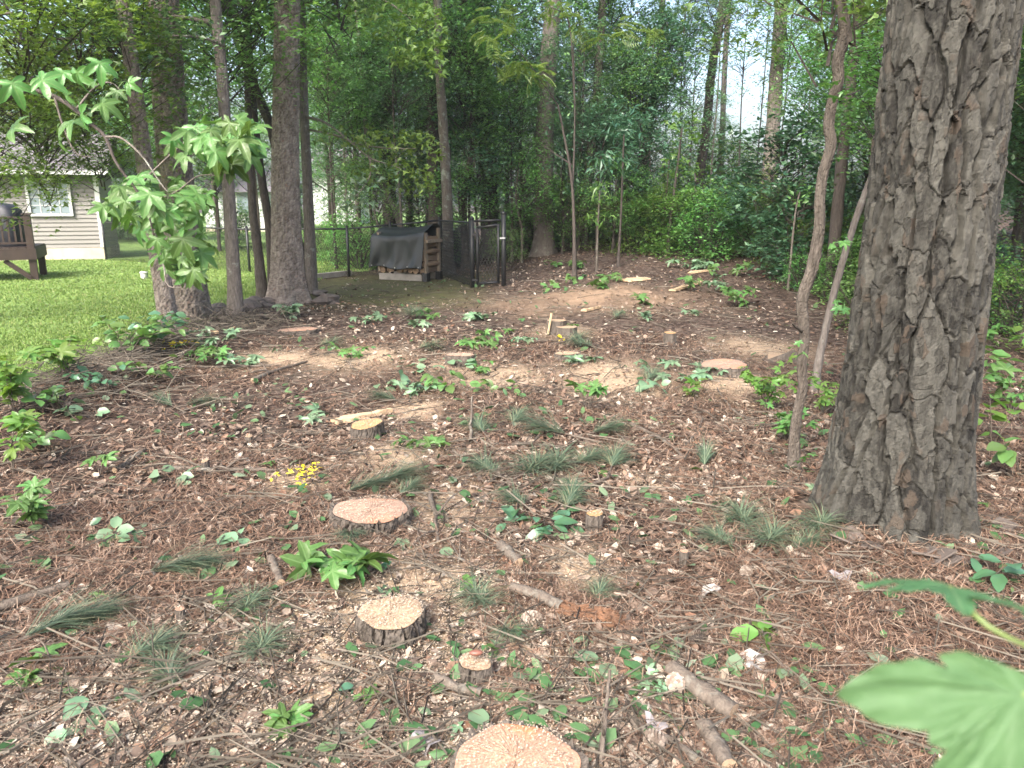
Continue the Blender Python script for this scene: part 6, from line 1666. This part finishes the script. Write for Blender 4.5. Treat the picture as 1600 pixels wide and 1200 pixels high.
leafy('two dark leaves lying on chips beneath the pale stump', 575, 1070, 4, 'dark', .06, .09, .03, 30, 'cut_sprig', 'cut leaves', stems=2)
leafy('broad leaves trailing out at the bottom corner', 55, 1070, 6, 'gum', .08, .12, .05, 31, 'cut_sprig', 'cut leaves', stems=2)
leafy('pale leaves lying in the corner sawdust', 150, 1140, 8, 'pale', .09, .2, .05, 32, 'cut_sprig', 'cut leaves', stems=3)
leafy('small lobed leaf and star leaf beyond the thick cut log', 1205, 1082, 3, 'wilt', .05, .05, .02, 33, 'cut_sprig', 'cut leaves', stems=1)
leafy('dark smooth leaf lying on needles beneath the blurred leaf', 1270, 1172, 2, 'dark', .07, .03, .02, 34, 'cut_sprig', 'cut leaves', stems=1)
leafy('green fallen leaves before the massive pine trunk', 1395, 905, 4, 'pale', .08, .12, .03, 35, 'cut_sprig', 'cut leaves', stems=2)
# bright seedlings along the near side
leafy('lime green star-leaved seedlings at the lawn edge', 108, 600, 26, 'limegum', .13, .32, .38, 41, stems=7)
leafy('glossy leafy vine heap on the windrow by the thin leaning pine', 195, 560, 90, 'oval', .11, .6, .36, 42, 'vine', 'vine', stems=12)
leafy('glossy vine sprawling under the thin leaning pine', 250, 545, 50, 'dark', .11, .42, .34, 43, 'vine', 'vine', stems=9)
leafy('lime star-leaved seedling at the edge beneath the lawn', 25, 655, 34, 'limegum', .12, .26, .46, 44, stems=6)
leafy('tall lime seedling leaning at the picture edge', 20, 740, 22, 'limegum', .09, .22, .40, 45, stems=4)
leafy('green seedling with fading leaves above the weathered log', 55, 830, 22, 'gum', .08, .16, .28, 46, stems=4)
leafy('two-leaved bright seedling on litter below windrow', 155, 745, 5, 'gum', .075, .06, .14, 47, stems=2)
leafy('small shrubby seedling at the lawn corner', 130, 560, 14, 'lime', .09, .25, .3, 48, stems=4)
for k_, (u_, v_, kd_, lab_) in enumerate([(90, 645, 'oval', 'weedy vine on the bank just under the lime seedlings'), (160, 612, 'dark', 'weedy vine in the middle of the lawn bank'), (235, 596, 'oval', 'weedy vine under the glossy heap on the windrow'), (300, 572, 'gum', 'weedy sprouts on the windrow below the stout pine'), (335, 545, 'wilt', 'weedy sprouts beside the pale split stake'), (60, 700, 'oval', 'weedy vine on the bank at the lower lawn corner')]):
    leafy(lab_, u_, v_, 30, kd_, .085, .42, .18, 500 + k_, 'vine', 'vine', stems=9)
# right of centre, around the crooked trunk
leafy('bright undergrowth sprouting beside the crooked trunk', 1195, 640, 60, 'limegum', .07, .45, .36, 51, stems=14)
leafy('leafy sprouts at the foot of the crooked trunk', 1225, 690, 34, 'gum', .07, .3, .25, 52, stems=9)
leafy('leafy sprouts between the crooked trunk and massive pine', 1285, 650, 36, 'limegum', .07, .32, .3, 53, stems=9)
leafy('low dark-leaved seedling up the slope by white sawdust', 1155, 480, 20, 'gum', .15, .4, .35, 54, stems=6)
for k, (u, v, lab) in enumerate([(1560, 590, 'broad leaved seedling farthest behind the massive pine'), (1580, 645, 'broad leaved seedling in the middle behind the massive pine'), (1550, 700, 'bright upright seedling close behind the massive pine'), (1595, 740, 'broad leaved seedling at the picture edge behind the massive pine'), (1545, 545, 'leafy shoot in the shade beside the massive pine trunk'), (1600, 560, 'leafy shoot at the edge in deep shade')]):
    leafy(lab, u, v, 16, ('oval', 'gum', 'lime')[k % 3], .12, .28, .30, 60 + k, stems=5)
q = np.random.RandomState(99)
for k in range(16):
    u = 1060 + 240 * q.rand(); v = 395 + 75 * q.rand()
    leafy('low green sprout on the upper slope below the wood edge', u, v, 12, ('gum', 'oval', 'wilt')[k % 3], .14, .35, .25, 120 + k, 'sprout', 'sprout', 'sprouts on the upper slope', 4)
for k in range(7):
    u = 840 + 120 * q.rand(); v = 418 + 40 * q.rand()
    leafy('low grassy sprout on the slope beyond the gate', u, v, 10, ('gum', 'oval')[k % 2], .13, .3, .16, 150 + k, 'sprout', 'sprout', 'sprouts beyond the gate', 4)

for k in range(16):
    u = 470 + 640 * q.rand(); v = 490 + 130 * q.rand()
    leafy('low pale green cutting in the middle of the clearing', u, v, 9, ('wilt', 'gum', 'wilt', 'pale')[k % 4], .10, .26, .08, 170 + k, 'low_cutting', 'cut leaves', 'low cuttings across the clearing', 4)

# single fallen green leaves that stand out
q = np.random.RandomState(123)
ANCH = [(nm,) + tuple(gp(u, v)[:2]) for nm, u, v in (('small dark-sided stump', 720, 565), ('narrow furrowed stump', 573, 680), ('wide pinkish stump', 580, 815), ('pale chipped stump', 612, 980), ('small round stump', 742, 1050), ('large orange stump', 805, 1190),
    ('slim sapling stump', 929, 820), ('wide hollow stump', 1130, 575), ('thick cut log', 1095, 1095), ('massive pine', 1390, 850), ('crooked trunk', 1243, 735), ('yellow scraps', 475, 755), ('combed pine bough', 245, 905), ('weathered log', 60, 945), ('widest pine tuft', 900, 685), ('rotten branch', 840, 945), ('oak seedling', 1195, 1000), ('long grey branch', 340, 742))]
taken = set()
for k in range(90):
    u, v = q.uniform(20, 1560), q.uniform(560, 1190) 
    g = gp(u, v)
    if g[0] < float(lawn_edge(g[1])) + .3 or not no_pine(np.array([g[0]]), np.array([g[1]]))[0] or not clear_of_stumps(np.array([g[0]]), np.array([g[1]]), 1.1)[0]: continue
    kd = ('pale', 'oval', 'wilt', 'dark', 'gum', 'pale')[q.randint(6)]
    best = min(ANCH, key=lambda t: math.hypot(t[1] - g[0], t[2] - g[1]))
    dx, dy = g[0] - best[1], g[1] - best[2]
    side = ('right of' if dx > 0 else 'left of') if abs(dx) > abs(dy) else ('just beyond' if dy > 0 else 'in front of')
    if (best[0], side) in taken: continue
    taken.add((best[0], side))
    tone = {'pale': 'pale oval', 'oval': 'green oval', 'wilt': 'wilted star-shaped', 'dark': 'dark glossy', 'gum': 'green star-shaped'}[kd]
    tag(ob('fallen_leaf', LEAFM[kd][q.randint(2)], None, g + [0, 0, .03], (q.normal(0, .3), q.normal(0, .3), q.uniform(0, 6.28)), float(q.uniform(.05, .085))), 'single %s leaf on the litter %s the %s' % (tone, side, best[0]), 'leaf', 'single fallen leaves')

# yellow scraps
def yellow(label, spots, seed):
    u0, v0 = spots[0][:2]; g0 = gp(u0, v0); q = np.random.RandomState(seed); V, F = OVAL; Ps = []
    for u, v, ru, rv, n in spots:
        for k in range(n): Ps.append(gp(u + q.normal(0, ru), v + q.normal(0, rv)))
    Ps = np.array(Ps); n = len(Ps)
    vv, f_ = scatter(V, F, Ps - g0 + np.stack([np.zeros(n), np.zeros(n), q.uniform(.02, .07, n)], 1), rotm(q.uniform(0, 6.28, n), q.normal(0, .6, n), q.uniform(0, 6.28, n)), pxm(g0) * q.uniform(4, 11, n))
    t = thing('yellow_scraps', label, 'leaf scraps', g0); ob('leaves', mk_mesh('yellow_leaves', vv, f_, [M['yellow']]), t)
yellow('bright yellow scraps on the litter beyond the wide pinkish stump', [(478, 746, 12, 4, 36), (470, 764, 12, 3, 16), (455, 752, 16, 6, 14)], 1)
yellow('yellow scraps lying at the foot of the thin leaning pine', [(275, 545, 9, 3, 26), (300, 542, 14, 2, 10)], 2)
yellow('tiny yellow scrap below the stepped broken stump', [(876, 533, 4, 2, 8)], 3)

# ------------------------------------------------------------------ tell look-alikes apart by counting along their row
ORD = 'first second third fourth fifth sixth seventh eighth ninth tenth eleventh twelfth'.split()
def ordw(i):
    if i < 12: return ORD[i]
    n = i + 1; return '%d%s' % (n, 'th' if 10 < n % 100 < 14 else {1: 'st', 2: 'nd', 3: 'rd'}.get(n % 10, 'th'))
rows_ = {}
for o in list(COL.objects):
    if o.parent is None and o.get('group') in ('trees beyond the lawn', 'trees behind the woodpile', 'trees beyond the slope', 'trees under the sky gap', 'trees behind the massive pine', 'shrubs at the wood edge', 'shrubs behind the lone broad trunk',
            'shrubs behind the fence', 'shrubs beside the massive pine', 'shrubs across the lawn', 'sprouts on the upper slope', 'sprouts beyond the gate', 'low cuttings across the clearing', 'edging stones between the pines'):
        rows_.setdefault(o['group'], []).append(o)
for g_, lst in rows_.items():
    lst.sort(key=lambda o: o.location.x / max(1.0, o.location.y))
    for i, o in enumerate(lst): o['label'] = o['label'] + ', ' + ordw(i) + ' from the lawn side'

# ------------------------------------------------------------------ milky haze volume added to lift the dark woods
def haze():
    mb = MB(); mb.box((0, 0, 10.2), (330, 330, 11.6)); m, nt, b, out = new_mat('lift_haze'); nt.nodes.remove(b)
    v = N(nt, 'ShaderNodeVolumePrincipled'); v.inputs['Color'].default_value = (.90, .95, .97, 1); v.inputs['Density'].default_value = HAZE; v.inputs['Anisotropy'].default_value = .3
    nt.links.new(v.outputs[0], out.inputs['Volume'])
    tag(ob('haze', mb.mesh('haze', [m])), 'pale haze added between the trees to lift them', 'haze', kind='stuff')
HAZE = 0.0010
haze()
